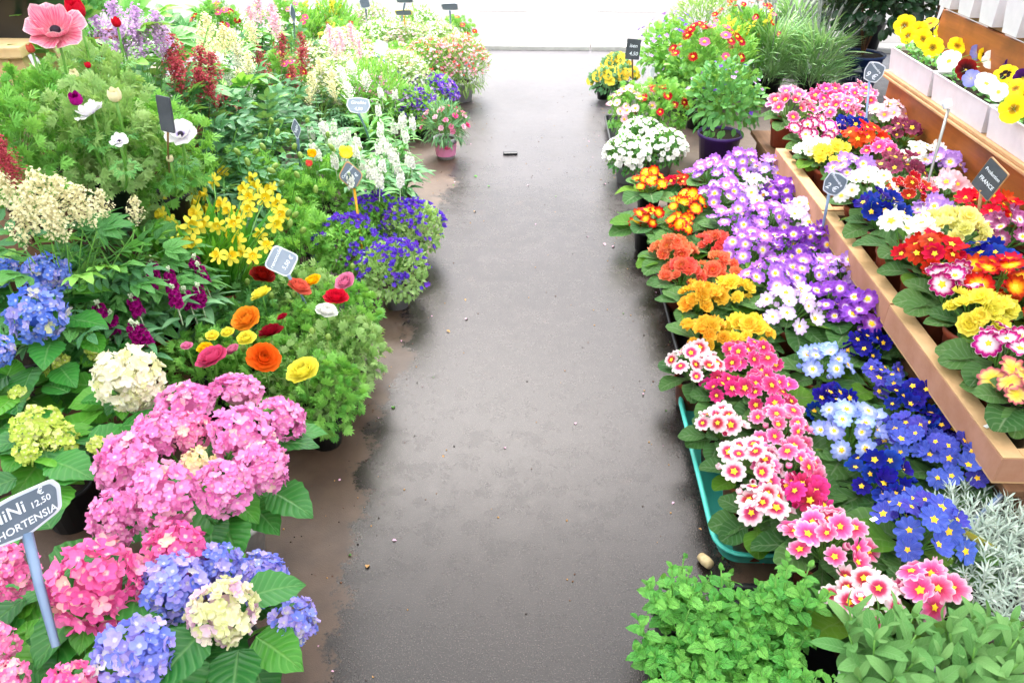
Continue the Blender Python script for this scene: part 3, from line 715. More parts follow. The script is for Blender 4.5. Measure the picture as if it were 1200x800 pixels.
def mound(name, label, cat, px, py, zb, zc, rx, rz, fol, flo=None, pot=('pot_black', .06, .1), group=None, ry=None, seed=0, rz_=None, loc=None):
    """zc: height of the middle of the leafy dome above its own base"""
    p = at(px, py, zb+zc) if loc is None else Vector((loc[0], loc[1], zb))
    t = thing(name, label, cat, (p.x, p.y, zb), seed*1.3 if rz_ is None else rz_, 1, group)
    if pot: add_pot(t, pot[1], pot[2], pot[0])
    m = Matrix.Translation((0, 0, zc))
    for f in ([fol] if not isinstance(fol, list) else fol): obj('foliage', f, t, m, kind='stuff')
    if flo is not None:
        for f in ([flo] if not isinstance(flo, list) else flo): obj('blossoms', f, t, m, kind='stuff')
    return t
def put_flowers(t, mesh, eye, n, rx, rz, zc, size, seed, inner=.97, low=0.05, ry=None, eyes=.3, up=.45, clump=None, stem=True, face=0.25):
    """countable flowers on a dome, each a part"""
    rg = random.Random(seed); g = G()
    meshes = mesh if isinstance(mesh, list) else [mesh]
    for p, d, k in dome_pts(n, rx, rz, rg, inner, low, ry):
        nr = (d*(1-up)+Vector((rg.uniform(-.3, .3), rg.uniform(-.3, .3)-face, up))).normalized()
        q = p*1.07+Vector((0, 0, zc)); f = obj('flower', meshes[rg.randrange(len(meshes))], t, ori(q, nr, rg.uniform(0, 6), size*rg.uniform(.85, 1.12)))
        if eye: obj('flower_eye', eye, f, Matrix.Translation((0, 0, .05)) @ Matrix.Scale(eyes, 4))
        if stem: g.add(tubeT(bez((p.x*.2, p.y*.2, zc), (p.x*.7, p.y*.7, zc+p.z*.6), q-nr*.002, 4), .0014, 3, False))
    if stem and n: obj('flower_stems', g.mesh('flower_stems', M['stem']), t)
eyed = mesh1('flower_eye', ballT(1, 8, 4, 1, .5), M['yellow'])

# --- cut-leaf plants with tall single flowers
RANT = flowerT(9, 1, .55, .25, .0, .12, .05, layers=((1, -.05), (.9, .25), (.78, .55), (.62, .85), (.46, 1.1), (.3, 1.3)), nu=4, nv=4, seed=31, r0=.1)
_rm = {}
def ran_mesh(c):
    if c not in _rm: _rm[c] = mesh1('flower', RANT, M['f_'+c])
    return _rm[c]
def stem_part(t, pts, r=.0022, mat='stem'):
    return obj('stem', mesh1('stem', tubeT(pts, r, 5), M[mat]), t)
bud_mesh = mesh1('bud', ballT(1, 7, 5, .8, 1.1), M['bud_green'])

# --- compound leaves (astilbe, hellebore)
LFT = leafT(1, .42, p_ovate, 5, 7, .25, .6, .02, .05)
def palmT(n=5, spread=1.15):
    ls = [(tubeT([(0, 0, 0), (0, .45, .0)], .012, 4, False), None)]
    for i in range(n):
        a = (i-(n-1)/2)/((n-1)/2)*spread
        ls.append((LFT, Matrix.Translation((0, .45, 0)) @ Matrix.Rotation(-a, 4, 'Z') @ Matrix.Scale(.6*(1-.3*abs(a)/spread), 4)))
    return comp(ls)
def pinnT():
    ls = [(tubeT([(0, 0, 0), (0, .9, -.04)], .01, 4, False), None)]
    for y in (.35, .58, .8):
        for s_ in (-1, 1): ls.append((LFT, Matrix.Translation((0, y, 0)) @ Matrix.Rotation(-s_*.95, 4, 'Z') @ Matrix.Scale(.34, 4)))
    ls.append((LFT, Matrix.Translation((0, .86, -.04)) @ Matrix.Scale(.34, 4)))
    return comp(ls)
PALM = mesh1('leaf', palmT(), M['compound_leaf']); PINN = mesh1('leaf', pinnT(), M['astilbe_leaf'])
PALM_L = mesh1('leaf', palmT(5, 1.3), M['fine_leaf'])
def leafy(t, mesh, n, zc, rx, rz, L, rg, low=.0, inner=.2, up=.1):
    ms = mesh if isinstance(mesh, list) else [mesh]
    for p, d, k in dome_pts(n, rx, rz, rg, inner, low):
        dr = Vector((d.x+rg.uniform(-.3, .3), d.y+rg.uniform(-.3, .3), d.z*.35+up+rg.uniform(-.2, .25)))
        obj('leaf', ms[rg.randrange(len(ms))], t, ldir(p*.75+Vector((0, 0, zc)), dr, s=L*rg.uniform(.75, 1.2), roll=rg.uniform(-.5, .5)))
def plumeT(seed, n=34, fine=9):
    """astilbe plume of height 1: side sprays set with tiny florets"""
    rg = random.Random(seed); g = G(); g.add(tubeT([(0, 0, -.4), (.01, 0, .5), (0, 0, 1)], [.009, .007, .003], 4), None, .3, 1)
    for i in range(n):
        z = .05+.9*(i/n)**.9; L = .5*(1-z)**.8+.05; a = i*2.4; e = .75+.3*rg.random()
        d = sph(a, e)
        for j in range(fine+int(8*L)):
            f = (j+1)/(fine+int(8*L)); q = Vector((0, 0, z))+d*L*f+Vector((rg.gauss(0, .018), rg.gauss(0, .018), rg.gauss(0, .018)))
            g.add(CROSS4, ori(q, d+Vector((rg.uniform(-1, 1), rg.uniform(-1, 1), .3)), rg.uniform(0, 6), rg.uniform(.026, .042)), rg.random())
    return g
_pl = {}
def plume(col):
    if col not in _pl: _pl[col] = [plumeT(40+i).mesh('plume', [M['f_'+col], M['stem']]) for i in range(2)]
    return _pl[col]
def astilbe(label, px, py, zb, zc, col, plumes, nleaf=14, L=.13, rx=.10, seed=0, pot=('pot_black', .07, .12), group='potted astilbes', leaf=None):
    """plumes: (px, py, z, height)"""
    rg = random.Random(seed); p = at(px, py, zb+zc); t = thing('astilbe', label, 'astilbe', (p.x, p.y, zb), 0, 1, group)
    add_pot(t, pot[1], pot[2], pot[0]); O = Vector((p.x, p.y, zb))
    leafy(t, leaf or PINN, nleaf, zc*.55, rx, zc*.5, L, rg, low=-.6)
    for (x, y, z, h) in plumes:
        q = at(x, y, z)-O; b = q-Vector((0, 0, h)); ms = plume(col); tilt = Vector((rg.uniform(-.2, .2), rg.uniform(-.2, .2), 1))
        obj('plume', ms[rg.randrange(2)], t, ori(b, tilt, rg.uniform(0, 6), h))
        stem_part(t, bez((0, 0, pot[2]), (b.x*.3, b.y*.3, b.z*.6+.03), b, 5), .0018, 'stem_dark' if col == 'astred' else 'stem')
    return t

# --- stocks (spikes of ruffled florets over grey-green strap leaves)
SKT = leafT(1, .24, p_lance, 5, 6, .3, .9, .02); SKL = mesh1('leaf', SKT, M['stock_leaf'])
SKG = mesh1('leaf', leafT(1, .27, p_lance, 5, 6, .3, .9, .02), M['fine_leaf_deep'])
def spikeT(seed, n=16):
    rg = random.Random(seed); g = G(); g.add(tubeT([(0, 0, -.9), (0, 0, 1)], [.03, .02], 5), None, .3, 1)
    for i in range(n):
        z = .02+.72*i/n; a = i*2.4; d = sph(a, .35)
        g.add(ROSETTE, ori(Vector((0, 0, z))+d*.17, d, rg.uniform(0, 6), rg.uniform(.16, .22)*(1-.35*i/n)), rg.random())
    for i in range(8):
        a = i*2.4; d = sph(a, .9); g.add(DOT, ori(Vector((0, 0, .8+.02*i))+d*.08, d, 0, .055), .4, 1)
    return g
_sp = {}
M['bud_pale'] = mplain('bud_pale', 'b4c8a0', .7, c2='cad8b8', nsc=100)
def spike(col):
    if col not in _sp: _sp[col] = [spikeT(60+i).mesh('flower_spike', [M['f_'+col], M['bud_pale']]) for i in range(2)]
    return _sp[col]
def stock(label, px, py, zb, zc, col, spikes, nleaf=22, L=.11, seed=0, pot=('pot_red', .06, .1), group=None, sz=.1, leaf=None):
    rg = random.Random(seed); p = at(px, py, zb+zc); t = thing('stock_plant', label, 'stock', (p.x, p.y, zb), 0, 1, group)
    add_pot(t, pot[1], pot[2], pot[0]); O = Vector((p.x, p.y, zb))
    for i in range(nleaf):
        a = i*2.4; e = .1+.9*i/nleaf+rg.uniform(-.15, .15); h = pot[2]+(zc-pot[2])*rg.uniform(.0, .75)
        d = sph(a, e); obj('leaf', leaf or SKL, t, ldir(Vector((0, 0, h))+d*.012, d, s=L*rg.uniform(.8, 1.2), roll=rg.uniform(-.3, .3)))
    for (x, y, z) in spikes:
        q = at(x, y, z)-O; b = q-Vector((0, 0, sz*.4)); ms = spike(col)
        obj('flower_spike', ms[rg.randrange(2)], t, ori(b, (rg.uniform(-.15, .15), rg.uniform(-.2, .1), 1), rg.uniform(0, 6), sz))
        stem_part(t, bez((0, 0, pot[2]-.01), (b.x*.5, b.y*.5, b.z*.6), b, 5), .003)
        for k in range(3):
            d = sph(rg.uniform(0, 6.28), .5); obj('leaf', leaf or SKL, t, ldir(b-Vector((0, 0, .02*k)), d, s=L*.6, roll=rg.uniform(-.3, .3)))
    return t
# ------------------------------------------------------------------ RIGHT SIDE
# primroses standing on the ground: px, py, variety, label, options
GP = 'primroses on the ground'
def P(px, py, var, label, zb=.012, **k): return primrose(px, py, zb, var, label, group=GP, **k)
# pinks in the turquoise tray
P(816, 424, 'palepink', 'blush pink primrose at the far aisle corner of the turquoise tray', lay=1, leafs=.85)
P(852, 452, 'deeppink', 'deep pink primrose just in front of the blush one at the aisle edge', lay=3, s=.9)
P(880, 418, 'hotpink', 'hot pink primrose next to the amber yellow primrose at tray back', lay=0)
P(900, 458, 'hotpink', 'hot pink primrose in the middle of the turquoise tray with open dark eyes', lay=1)
P(848, 494, 'palepink', 'white primrose with small red throats above the turquoise tray edge', lay=3, s=.95, leafs=.78)
P(920, 500, 'pink', 'pink primrose paling to white rims beside the pale blue primrose', lay=2)
P(878, 540, 'palepink', 'blush and red-throated primrose halfway along the turquoise tray', lay=1, leafs=.78)
P(925, 545, 'pink', 'candy pink primrose between the blush one and the pale blue one', lay=0)
P(892, 590, 'palepink', 'near-white primrose at the rounded near end of the turquoise tray', lay=3, s=1.0, leafs=.75)
P(948, 580, 'deeppink', 'magenta pink primrose at the near right corner of the turquoise tray', lay=3)
P(972, 630, 'pink', 'pink primrose with long crinkled leaves just behind the mint', lay=0, s=1.08, light=.5, zb=.02)
P(1015, 702, 'palepink', 'white primrose with red and yellow throats poking up behind the sage', lay=1, zb=.02)
P(1090, 690, 'pink', 'bright pink primrose with crimson throats right behind the sage', lay=3, s=1.08, zb=.03)
# blues
P(966, 424, 'sky', 'pale blue primrose below the lilac primrose, first of the blues', lay=1, zb=.01)
P(1018, 402, 'navy', 'navy blue primrose tucked below the last violet one', lay=3, zb=.01)
P(976, 468, 'navy', 'navy blue primrose between the two pale blue ones', lay=3, zb=.01)
P(1036, 440, 'royal', 'frosted blue primrose beside the stand riser, behind the royal blue ones', lay=3, s=.95, zb=.01)
P(1002, 500, 'sky', 'large pale blue primrose beside the pink tray', lay=2, s=1.1, zb=.01)
P(1074, 470, 'navy', 'dark royal blue primrose close under the cardboard tray edge', lay=1, zb=.01)
P(1032, 556, 'navy', 'navy blue primrose in front of the large pale blue one', lay=1, zb=.01)
P(1066, 512, 'royal', 'streaked mid-blue primrose in the middle of the blue patch', lay=0, zb=.01)
P(1118, 535, 'royal', 'streaked royal blue primrose nearest the cardboard tray corner', lay=0, s=1.05, zb=.01)
P(1084, 618, 'royal', 'large royal blue primrose in front, beside the printed plant card', lay=2, s=1.15, zb=.02)
P(1100, 500, 'navy', 'navy blue primrose squeezed under the cardboard tray, right of the mid-blue one', lay=3, s=.95, zb=.01)
P(1052, 592, 'navy', 'navy blue primrose between the magenta one and the largest royal blue one', lay=3, s=.95, zb=.01)
# yellows and oranges
P(820, 346, 'amber', 'amber yellow double primrose at the aisle edge behind the blush pinks', kind='double')
P(858, 338, 'gold', 'golden double primrose touching the orange primroses', kind='double')
P(828, 388, 'amber', 'amber double primrose at the front of the yellow ones', kind='double')
P(876, 386, 'gold', 'golden double primrose beside the palest lilac primrose', kind='double')
P(788, 290, 'orange', 'soft orange primrose at the aisle edge below the flame ones', kind='double', lay=1)
P(836, 284, 'salmon', 'red-orange primrose between the flame and violet ones', kind='double', s=.9)
P(800, 318, 'salmon', 'salmon orange primrose at the aisle edge just behind the amber ones', kind='double', lay=0)
P(842, 312, 'orange', 'soft orange primrose beside the large violet leaves', kind='double')
P(762, 212, 'flame', 'flame yellow and orange primrose in front of the white bellflowers', lay=1, pot='pot_black', leafs=1.2)
P(796, 212, 'red', 'crimson primrose between the flame one and the violets', lay=3, s=.9)
P(760, 252, 'flamered', 'red-edged flame primrose at the aisle in a black pot', lay=3, pot='pot_black', leafs=1.25)
P(806, 238, 'flame', 'orange and yellow flame primrose beside the violets', lay=1, leafs=1.1)
P(798, 262, 'flame', 'yellow flame primrose with red rims just behind the soft orange one', lay=3)
# violets
for (px, py, var, lb, ly) in [
 (832, 200, 'violet', 'violet primrose touching the crimson one at the far end of the violet patch', 0),
 (868, 192, 'violet', 'violet primrose right below the purple pot', 2),
 (905, 198, 'mauve', 'mauve primrose beside the far corner of the cardboard tray', 1),
 (848, 228, 'violet', 'violet primrose beside the upper flame primrose', 2),
 (884, 222, 'lilac', 'pale lilac primrose in the second row of the violet patch', 0),
 (918, 226, 'deepviolet', 'violet primrose at the tray side of the second row', 2),
 (862, 258, 'violet', 'bright violet primrose beside the yellow flame primrose', 0),
 (900, 256, 'violet', 'bright violet primrose in the middle of the third row', 2),
 (940, 252, 'lilac', 'very pale lilac primrose below the cardboard edge', 1),
 (884, 290, 'violet', 'violet primrose over a big round leaf beside the soft orange one', 2),
 (926, 288, 'deepviolet', 'deep purple primrose in the middle of the fourth row', 0),
 (964, 284, 'deepviolet', 'deep purple primrose around the foot of the grey price stake', 2),
 (908, 322, 'violet', 'white-eyed violet primrose just behind the palest lilac one', 0),
 (950, 322, 'violet', 'white-eyed violet primrose in the middle of the fifth row', 2),
 (990, 318, 'mauve', 'mauve primrose touching the cardboard tray in the fifth row', 0),
 (930, 358, 'lilac', 'palest lilac primrose at the near end of the violet patch', 2),
 (978, 352, 'deepviolet', 'deep violet primrose just behind the last violet one', 0),
 (1006, 366, 'deepviolet', 'last violet primrose before the blue ones, against the tray', 1)]:
    P(px, py, var, lb, lay=ly, light=.2, s=1.18)

# primroses in the cardboard trays
GT = 'primroses in the cardboard trays'
ZT = TZ0+.006
def Q(px, py, var, label, **k):
    k['s'] = k.get('s', 1.)*(1.2 if py < 340 else 1.0); k['leafs'] = k.get('leafs', 1.)*.74; return primrose(px, py, ZT, var, label, group=GT, **k)
Q(926, 122, 'pink', 'large pink primrose at the far outer corner of the trays', lay=2, s=1.1)
Q(968, 116, 'hotpink', 'hot pink primrose in the far back row of the trays', lay=2)
Q(1004, 112, 'pink', 'rose pink primrose behind the small grey shield sign', lay=0)
Q(984, 128, 'pink', 'pink primrose left of the shield sign stake at the back', lay=2)
Q(1042, 132, 'shell', 'shell pink primrose against the orange riser', lay=1)
Q(952, 152, 'magentarim', 'magenta primrose with white rims at the far front of the trays', lay=0)
Q(997, 148, 'navy', 'navy primrose among the pinks left of the shield sign stake', lay=3)
Q(1014, 160, 'scarlet', 'scarlet primrose at the shield sign stake', lay=1)
Q(1062, 152, 'burgundy', 'burgundy primrose with yellow eyes against the riser, far end', lay=3)
Q(958, 172, 'white', 'creamy white primrose at the cardboard edge beside the yellow one', lay=3, s=.9)
Q(976, 180, 'yellow', 'yellow double primrose near the cardboard edge, far tray', kind='double', s=.9)
Q(1002, 194, 'mauve', 'pale mauve primrose in front of the yellow double one', lay=3)
Q(1036, 176, 'hotpink', 'hot pink primrose in front of the scarlet one', lay=3, s=.95)
Q(1056, 196, 'burgundy', 'dark burgundy primrose with bright yellow eyes, middle of the trays', lay=1)
Q(1086, 178, 'white', 'white primrose behind the steel stake, against the riser', lay=3)
Q(1110, 190, 'mauve', 'lavender primrose against the riser right of the steel stake', lay=3)
Q(1018, 220, 'white', 'big white primrose beside the front grey price sign', lay=2)
Q(1034, 244, 'navy', 'navy primrose between two white ones at the cardboard edge', lay=1)
Q(1068, 224, 'redrim', 'red primrose with thin white rims left of the steel stake', lay=1, s=.9)
Q(1112, 216, 'shell', 'salmon pink primrose behind the slate sign', lay=3)
Q(1098, 244, 'mauve', 'small lilac primrose in front of the steel stake foot', lay=3, s=.9)
Q(1160, 240, 'scarlet', 'scarlet primrose behind the slate sign stick', lay=1)
Q(1066, 266, 'white', 'white primrose with yellow eyes above the big crimson one', lay=3, s=1.15)
Q(1124, 268, 'paleyellow', 'pale yellow double primrose at the slate sign stick', kind='double', s=1.1)
Q(1186, 268, 'wine', 'wine purple primrose right of the pale yellow one', lay=1)
Q(1094, 300, 'red', 'big crimson primrose at the cardboard edge in the middle tray', lay=2, s=1.05)
Q(1160, 300, 'navy', 'navy primrose beside the wine purple one at the picture edge', lay=3)
Q(1116, 328, 'magentarim', 'hot pink and white primrose in front of the crimson one', lay=3, s=1.05)
Q(1172, 328, 'flamered', 'yellow primrose with broad red edges in the middle tray', lay=1, s=1.1)
Q(1146, 362, 'yellow', 'bright yellow double primrose at the near cardboard corner', kind='double', s=1.15)
Q(1204, 350, 'scarlet', 'scarlet primrose cut by the picture edge', lay=1)
Q(1180, 402, 'magentarim', 'magenta and white primrose in front of the yellow double one', lay=3, s=1.15, leafs=1.15)
Q(1206, 446, 'goldrim', 'yellow and pink primrose in a black pot in the near tray', lay=3, pot='pot_black', s=1.15, leafs=1.2)

# --- mint
MT = [leafT(1, .66, p_ovate, 7, 10, .22, .7, .03, .09, .012, ph) for ph in (0, 3)]
MINT = [mesh1('leaf', T, M['mint_leaf']) for T in MT]
def mint(px, py, label, seed, zc=.17):
    rg = random.Random(seed); p = at(px, py, zc); t = thing('mint_plant', label, 'mint', (p.x, p.y, .004), 0, 1, 'pots of mint'); add_pot(t, .052, .09, 'pot_black'); g = G(); hz_ = rg.uniform(.88, 1.12)
    for i in range(13):
        k = (i+.5)/13; a = i*2.4+rg.uniform(-.3, .3); tip = Vector((math.cos(a)*.088*math.sqrt(k), math.sin(a)*.088*math.sqrt(k), hz_*rg.uniform(.13, .235)-.03*k)); b = Vector((tip.x*.4, tip.y*.4, .08))
        g.add(tubeT([b, b.lerp(tip, .5), tip], .0016, 4))
        ax = (tip-b).normalized()
        for j in range(5):
            f = 1-j*.2; pos = b.lerp(tip, f); L = (.018, .029, .037, .039, .037)[j]*rg.uniform(.85, 1.2); e = (1.0, .55, .35, .15, .0)[j]
            for s_ in (0, PI):
                d = sph(j*PI/2+a+s_+rg.uniform(-.2, .2), e+rg.uniform(-.15, .15)); obj('leaf', MINT[rg.randrange(2)], t, ldir(pos, d, up=ax, s=L, roll=rg.uniform(-.25, .25)))
    obj('stems', g.mesh('stems', M['stem']), t)
for i, (px, py, lb) in enumerate([(800, 690, 'mint plant at the aisle corner nearest the turquoise tray'), (862, 700, 'mint plant in the back row below the fallen red petals'), (930, 702, 'mint plant in the back row under the pink primrose leaves'),
    (790, 745, 'mint plant at the aisle edge in the middle row'), (852, 752, 'mint plant in the centre of the mint patch'), (918, 758, 'mint plant beside the sage in the middle row'),
    (808, 805, 'mint plant at the aisle edge cut by the picture bottom'), (872, 812, 'mint plant at the picture bottom in the middle'), (936, 815, 'mint plant at the picture bottom beside the sage')]): mint(px, py, lb, 300+i)
pm = at(800, 690, 0), at(936, 815, 0)
plastic_tray('dark plastic tray on the ground under the mint pots', .455, .93, .74, 1.2, .002, M['black_plastic'], .03, .02)
# --- sage
SAGE = [mesh1('leaf', leafT(1, .34, p_obl, 5, 8, .25, c_, .015, 0, .004, c_), M['sage_leaf']) for c_ in (.35, .7)]
def sage(px, py, zc, label, seed, n=11):
    rg = random.Random(seed); p = at(px, py, zc); t = thing('sage_plant', label, 'sage', (p.x, p.y, .0), 0, 1, 'pots of sage'); add_pot(t, .075, .13, 'pot_grey'); g = G()
    for i in range(n):
        k = (i+.5)/n; a = i*2.4; tip = Vector((math.cos(a)*.11*math.sqrt(k), math.sin(a)*.11*math.sqrt(k), zc+.05-.07*k+rg.uniform(-.015, .015))); b = Vector((tip.x*.3, tip.y*.3, .12)); g.add(tubeT([b, b.lerp(tip, .5), tip], .002, 4)); ax = (tip-b).normalized()
        for j in range(4):
            pos = b.lerp(tip, 1-j*.2); L = (.042, .068, .078, .075)[j]*rg.uniform(.85, 1.15); e = (1.1, .75, .45, .2)[j]
            for s_ in (0, PI):
                d = sph(j*PI/2+a+s_+rg.uniform(-.3, .3), e+rg.uniform(-.2, .2))+ax*.25; obj('leaf', SAGE[rg.randrange(2)], t, ldir(pos, d, up=ax, s=L, roll=rg.uniform(-.3, .3)))
    obj('stems', g.mesh('stems', M['stem']), t)
sage(1052, 762, .24, 'grey-green sage plant in front of the bright pink primrose', 401, 16)
sage(1168, 768, .25, 'grey-green sage plant in the near right corner below the silver foliage', 402, 17)
# --- silver-leaved plants
def silvT(seed):
    rg = random.Random(seed); g = G(); g.add(tubeT([(0, 0, 0), (0, 0, 1)], .03, 4))
    for i in range(22):
        z = .15+.85*i/22; d = sph(i*2.4, .55+.5*i/22+rg.uniform(-.2, .2)); g.add(leafT(1, .15, p_obl, 3, 4, .3, .3), ldir((0, 0, z), d, s=.42*rg.uniform(.7, 1.1)), rg.random())
    return g
SILV = [silvT(i).mesh('shoot', M['silver_leaf']) for i in range(3)]
def silver(px, py, zc, label, seed):
    rg = random.Random(seed); p = at(px, py, zc); t = thing('silver_foliage_plant', label, 'lavender', (p.x, p.y, 0), 0, 1, 'pots of silver foliage'); add_pot(t, .06, .11, 'pot_grey')
    for i in range(34):
        k = (i+.5)/34; a = i*2.4; b = Vector((math.cos(a)*.075*math.sqrt(k), math.sin(a)*.075*math.sqrt(k), .10+rg.uniform(-.01, .02)))
        obj('shoot', SILV[rg.randrange(3)], t, ori(b, Vector((b.x*7, b.y*7, .8)), rg.uniform(0, 6), rg.uniform(.055, .085)))
silver(1150, 605, .15, 'silver-grey foliage plant below the cardboard tray corner', 501)
silver(1200, 640, .15, 'silver-grey foliage plant at the picture edge, middle one', 502)
silver(1170, 680, .15, 'silver-grey foliage plant just behind the corner sage', 503)

# --- white planters with pansies
def planter(x0, x1, y0, y1, z0, h, label, flowers, seed, group):
    rg = random.Random(seed); t = thing('white_planter', label, 'planter', ((x0+x1)/2, (y0+y1)/2, z0), 0, 1, group); w, l = x1-x0, y1-y0
    V=[]; F=[]
    rings = [(w*.82, l*(.95 if l > .3 else .72), 0), (w, l, h), (w+.008, l+.008, h), (w+.008, l+.008, h+.004), (w-.006, l-.006, h+.004), (w*.9, l*.96, h-.02)]
    for a, b, z in rings: V += [(-a/2, -b/2, z), (a/2, -b/2, z), (a/2, b/2, z), (-a/2, b/2, z)]
    for i in range(len(rings)-1):
        for k in range(4): F.append((i*4+k, i*4+(k+1) % 4, i*4+4+(k+1) % 4, i*4+4+k))
    F.append((3, 2, 1, 0)); obj('box', mesh1('box', arrT(V, F), M['pot_white'], False), t)
    obj('soil', mesh1('soil', sheet(-w*.455, w*.455, -l*.482, l*.482, h-.015), M['soil']), t)
    n = max(14, int(l*130)); g = G()
    for i in range(n*3):
        g.add(OVAL, ldir((rg.uniform(-w*.4, w*.4), rg.uniform(-l*.46, l*.46), h-.01+rg.uniform(0, .035)), sph(rg.uniform(0, 6.28), rg.uniform(.1, 1.2)), s=rg.uniform(.02, .038)), rg.random())
    obj('foliage', g.mesh('foliage', M['fine_leaf_deep']), t, kind='stuff')
    return t, h
def pansyT(seed=0):
    rg = random.Random(seed); g = G()
    for (a0, R, half, tilt, zo) in ((2.1, 1.0, .62, .08, -.05), (1.04, 1.0, .62, .02, -.09), (3.25, .92, .6, .12, 0), (-.11, .92, .6, .12, .01), (-1.571, 1.0, .95, .05, .06)):
        ph = rg.uniform(0, 6)
        def fn(u, v):
            a = a0+u*half*(.75+.35*v); r = R*(.04+.96*v*(1-.22*abs(u)**3)); return (r*math.cos(a), r*math.sin(a), zo+tilt*r+.05*math.sin(u*5+ph)*v*v)
        g.add(gridT(7, 5, fn))
    return g.T()
PAN = pansyT(); _pn = {}
def pansy(t, q, nrm, kind, s):
    if kind not in _pn: _pn[kind] = mesh1('flower', PAN, M['pansy_'+kind])
    O = t.location; d = Vector(nrm).normalized(); z = d; y = Vector((0, 0, 1)) - z*z.z; y.normalize(); x = y.cross(z)
    m = Matrix((x, y, z)).transposed().to_4x4()
    obj('flower', _pn[kind], t, Matrix.Translation(q-O) @ m @ Matrix.Scale(s, 4))
    c = q-O; stem_part(t, bez((c.x*.1, max(-.2, min(.2, c.y)), .09), (c.x*.3, c.y+.02, c.z*.9), c-d*.003, 4), .0015)
ZS = .53
pl1, _ = planter(1.72, 1.87, 3.49, 3.96, ZS, .11, 'white planter box of yellow pansies at the far end of the shelf', 0, 61, 'white planters on the shelf')
pl2, _ = planter(1.72, 1.87, 2.99, 3.47, ZS, .11, 'white planter box of white, wine-red and pale blue pansies', 0, 62, 'white planters on the shelf')
pl3, _ = planter(1.72, 1.87, 2.48, 2.97, ZS, .11, 'white planter box of yellow pansies with dark faces at the picture edge', 0, 63, 'white planters on the shelf')
rgp = random.Random(9)
for t_, lst in ((pl1, [(1060, 30, 'yellow', 15), (1078, 36, 'yellow', 13), (1082, 46, 'yellow', 15), (1093, 56, 'yellow', 15), (1106, 39, 'yellow', 14), (1064, 42, 'yellow', 11), (1090, 28, 'yellow', 11), (1122, 54, 'yellow', 14)]),
               (pl2, [(1112, 72, 'white', 16), (1132, 82, 'wine', 15), (1138, 92, 'blue', 12), (1156, 98, 'white', 17), (1145, 62, 'blue', 11), (1162, 70, 'white', 13), (1155, 66, 'face', 12)]),
               (pl3, [(1178, 88, 'face', 16), (1186, 80, 'purple', 14), (1170, 108, 'white', 13), (1190, 104, 'yellow', 16), (1188, 128, 'yellow', 20), (1199, 92, 'purple', 14), (1205, 112, 'face', 16)])):
    for (px, py, k, rp) in lst:
        q = at(px, py, ZS+.165); s_ = rp/F_PX*depth(q)
        pansy(t_, q, (-.45+rgp.uniform(-.5, .5), -.6+rgp.uniform(-.4, .3), .55+rgp.uniform(-.2, .4)), k, s_*.88)
ZTOP = .82
for i, (lb, cols) in enumerate([('first white square pot on the top shelf, the far one', ()), ('second white square pot along the top shelf', ()), ('third white square pot along the top shelf', ()), ('fourth white square pot on the top shelf with orange pansies', ('orange', 'orange', 'wine')), ('fifth white square pot on the top shelf at the picture edge', ('yellow', 'orange'))]):
    y1 = 4.03-i*.2; t_, _ = planter(1.90, 2.06, y1-.155, y1, ZTOP+.001, .15, lb, 0, 70+i, 'white pots on the top shelf')
    for j, c in enumerate(cols): pansy(t_, Vector((1.95+.03*j, y1-.11+.04*j, ZTOP+.17+.01*j)), (-.5, -.6, .6), c, .032)

# --- white bellflowers (double), three pots
FD = foliage(SMALL, 620, .105, .095, .024, 91, 'fine_leaf_deep', low=-.7)
rosw = mesh1('flower', ROSETTE, M['f_white'])
for i, (px, py, lb) in enumerate([(735, 182, 'white bellflower mound in a grey pot at the aisle edge'), (778, 174, 'white bellflower mound behind the flame primrose'), (752, 160, 'white bellflower mound behind the other two')]):
    t = mound('white_bellflower', lb, 'bellflower', px, py, 0, .14, .105, .09, FD, None, ('pot_grey', .055, .09), 'white bellflowers', seed=i, rz_=0)
    put_flowers(t, rosw, None, 130, .112, .092, .14, .0165, 700+i, inner=.95, low=-.25)

# --- far right group
FB = foliage(OVAL, 700, .19, .2, .042, 101, 'fine_leaf_deep', up=.3, inner=.3, low=-.7)
FB2 = foliage(OVAL, 620, .2, .2, .045, 102, 'fine_leaf', up=.3, inner=.3, low=-.7)
t = mound('leafy_potted_plant', 'leafy green bush in a purple pot below the red daisies', 'potted plant', 850, 118, .0, .34, .2, .2, FB, blossoms(CROSS4, 26, .2, .2, .014, 1, ['f_lavender', 'f_violet']), ('pot_purple', .115, .17), None, seed=1)
mound('leafy_potted_plant', 'leafy bush with a few mauve flowers behind the black price board', 'potted plant', 785, 62, 0, .33, .24, .24, FB2, blossoms(CROSS4, 60, .24, .24, .016, 2, ['f_lavender', 'f_violet']), ('pot_black', .1, .16), None, seed=2)
mound('leafy_potted_plant', 'leafy bush with mauve flowers between the daisies and the road', 'potted plant', 815, 88, 0, .26, .2, .2, FB2, blossoms(CROSS4, 30, .2, .2, .015, 3, ['f_lavender']), ('pot_black', .1, .14), None, seed=3)
FDA = foliage(DIV5, 340, .13, .14, .05, 103, 'fine_leaf', low=-.8)
dz = {c: mesh1('flower', DAISY, M['f_'+c]) for c in ('palepink', 'crimson', 'red', 'rose', 'white', 'yellow', 'pinkc')}
t = mound('daisy_plant', 'pale pink daisy bush at the aisle behind the white bellflowers', 'daisy plant', 744, 132, 0, .2, .14, .13, FDA, None, ('pot_black', .06, .1), 'daisy bushes', seed=0, rz_=0); put_flowers(t, dz['palepink'], eyed, 42, .145, .135, .2, .025, 801, low=-.05)
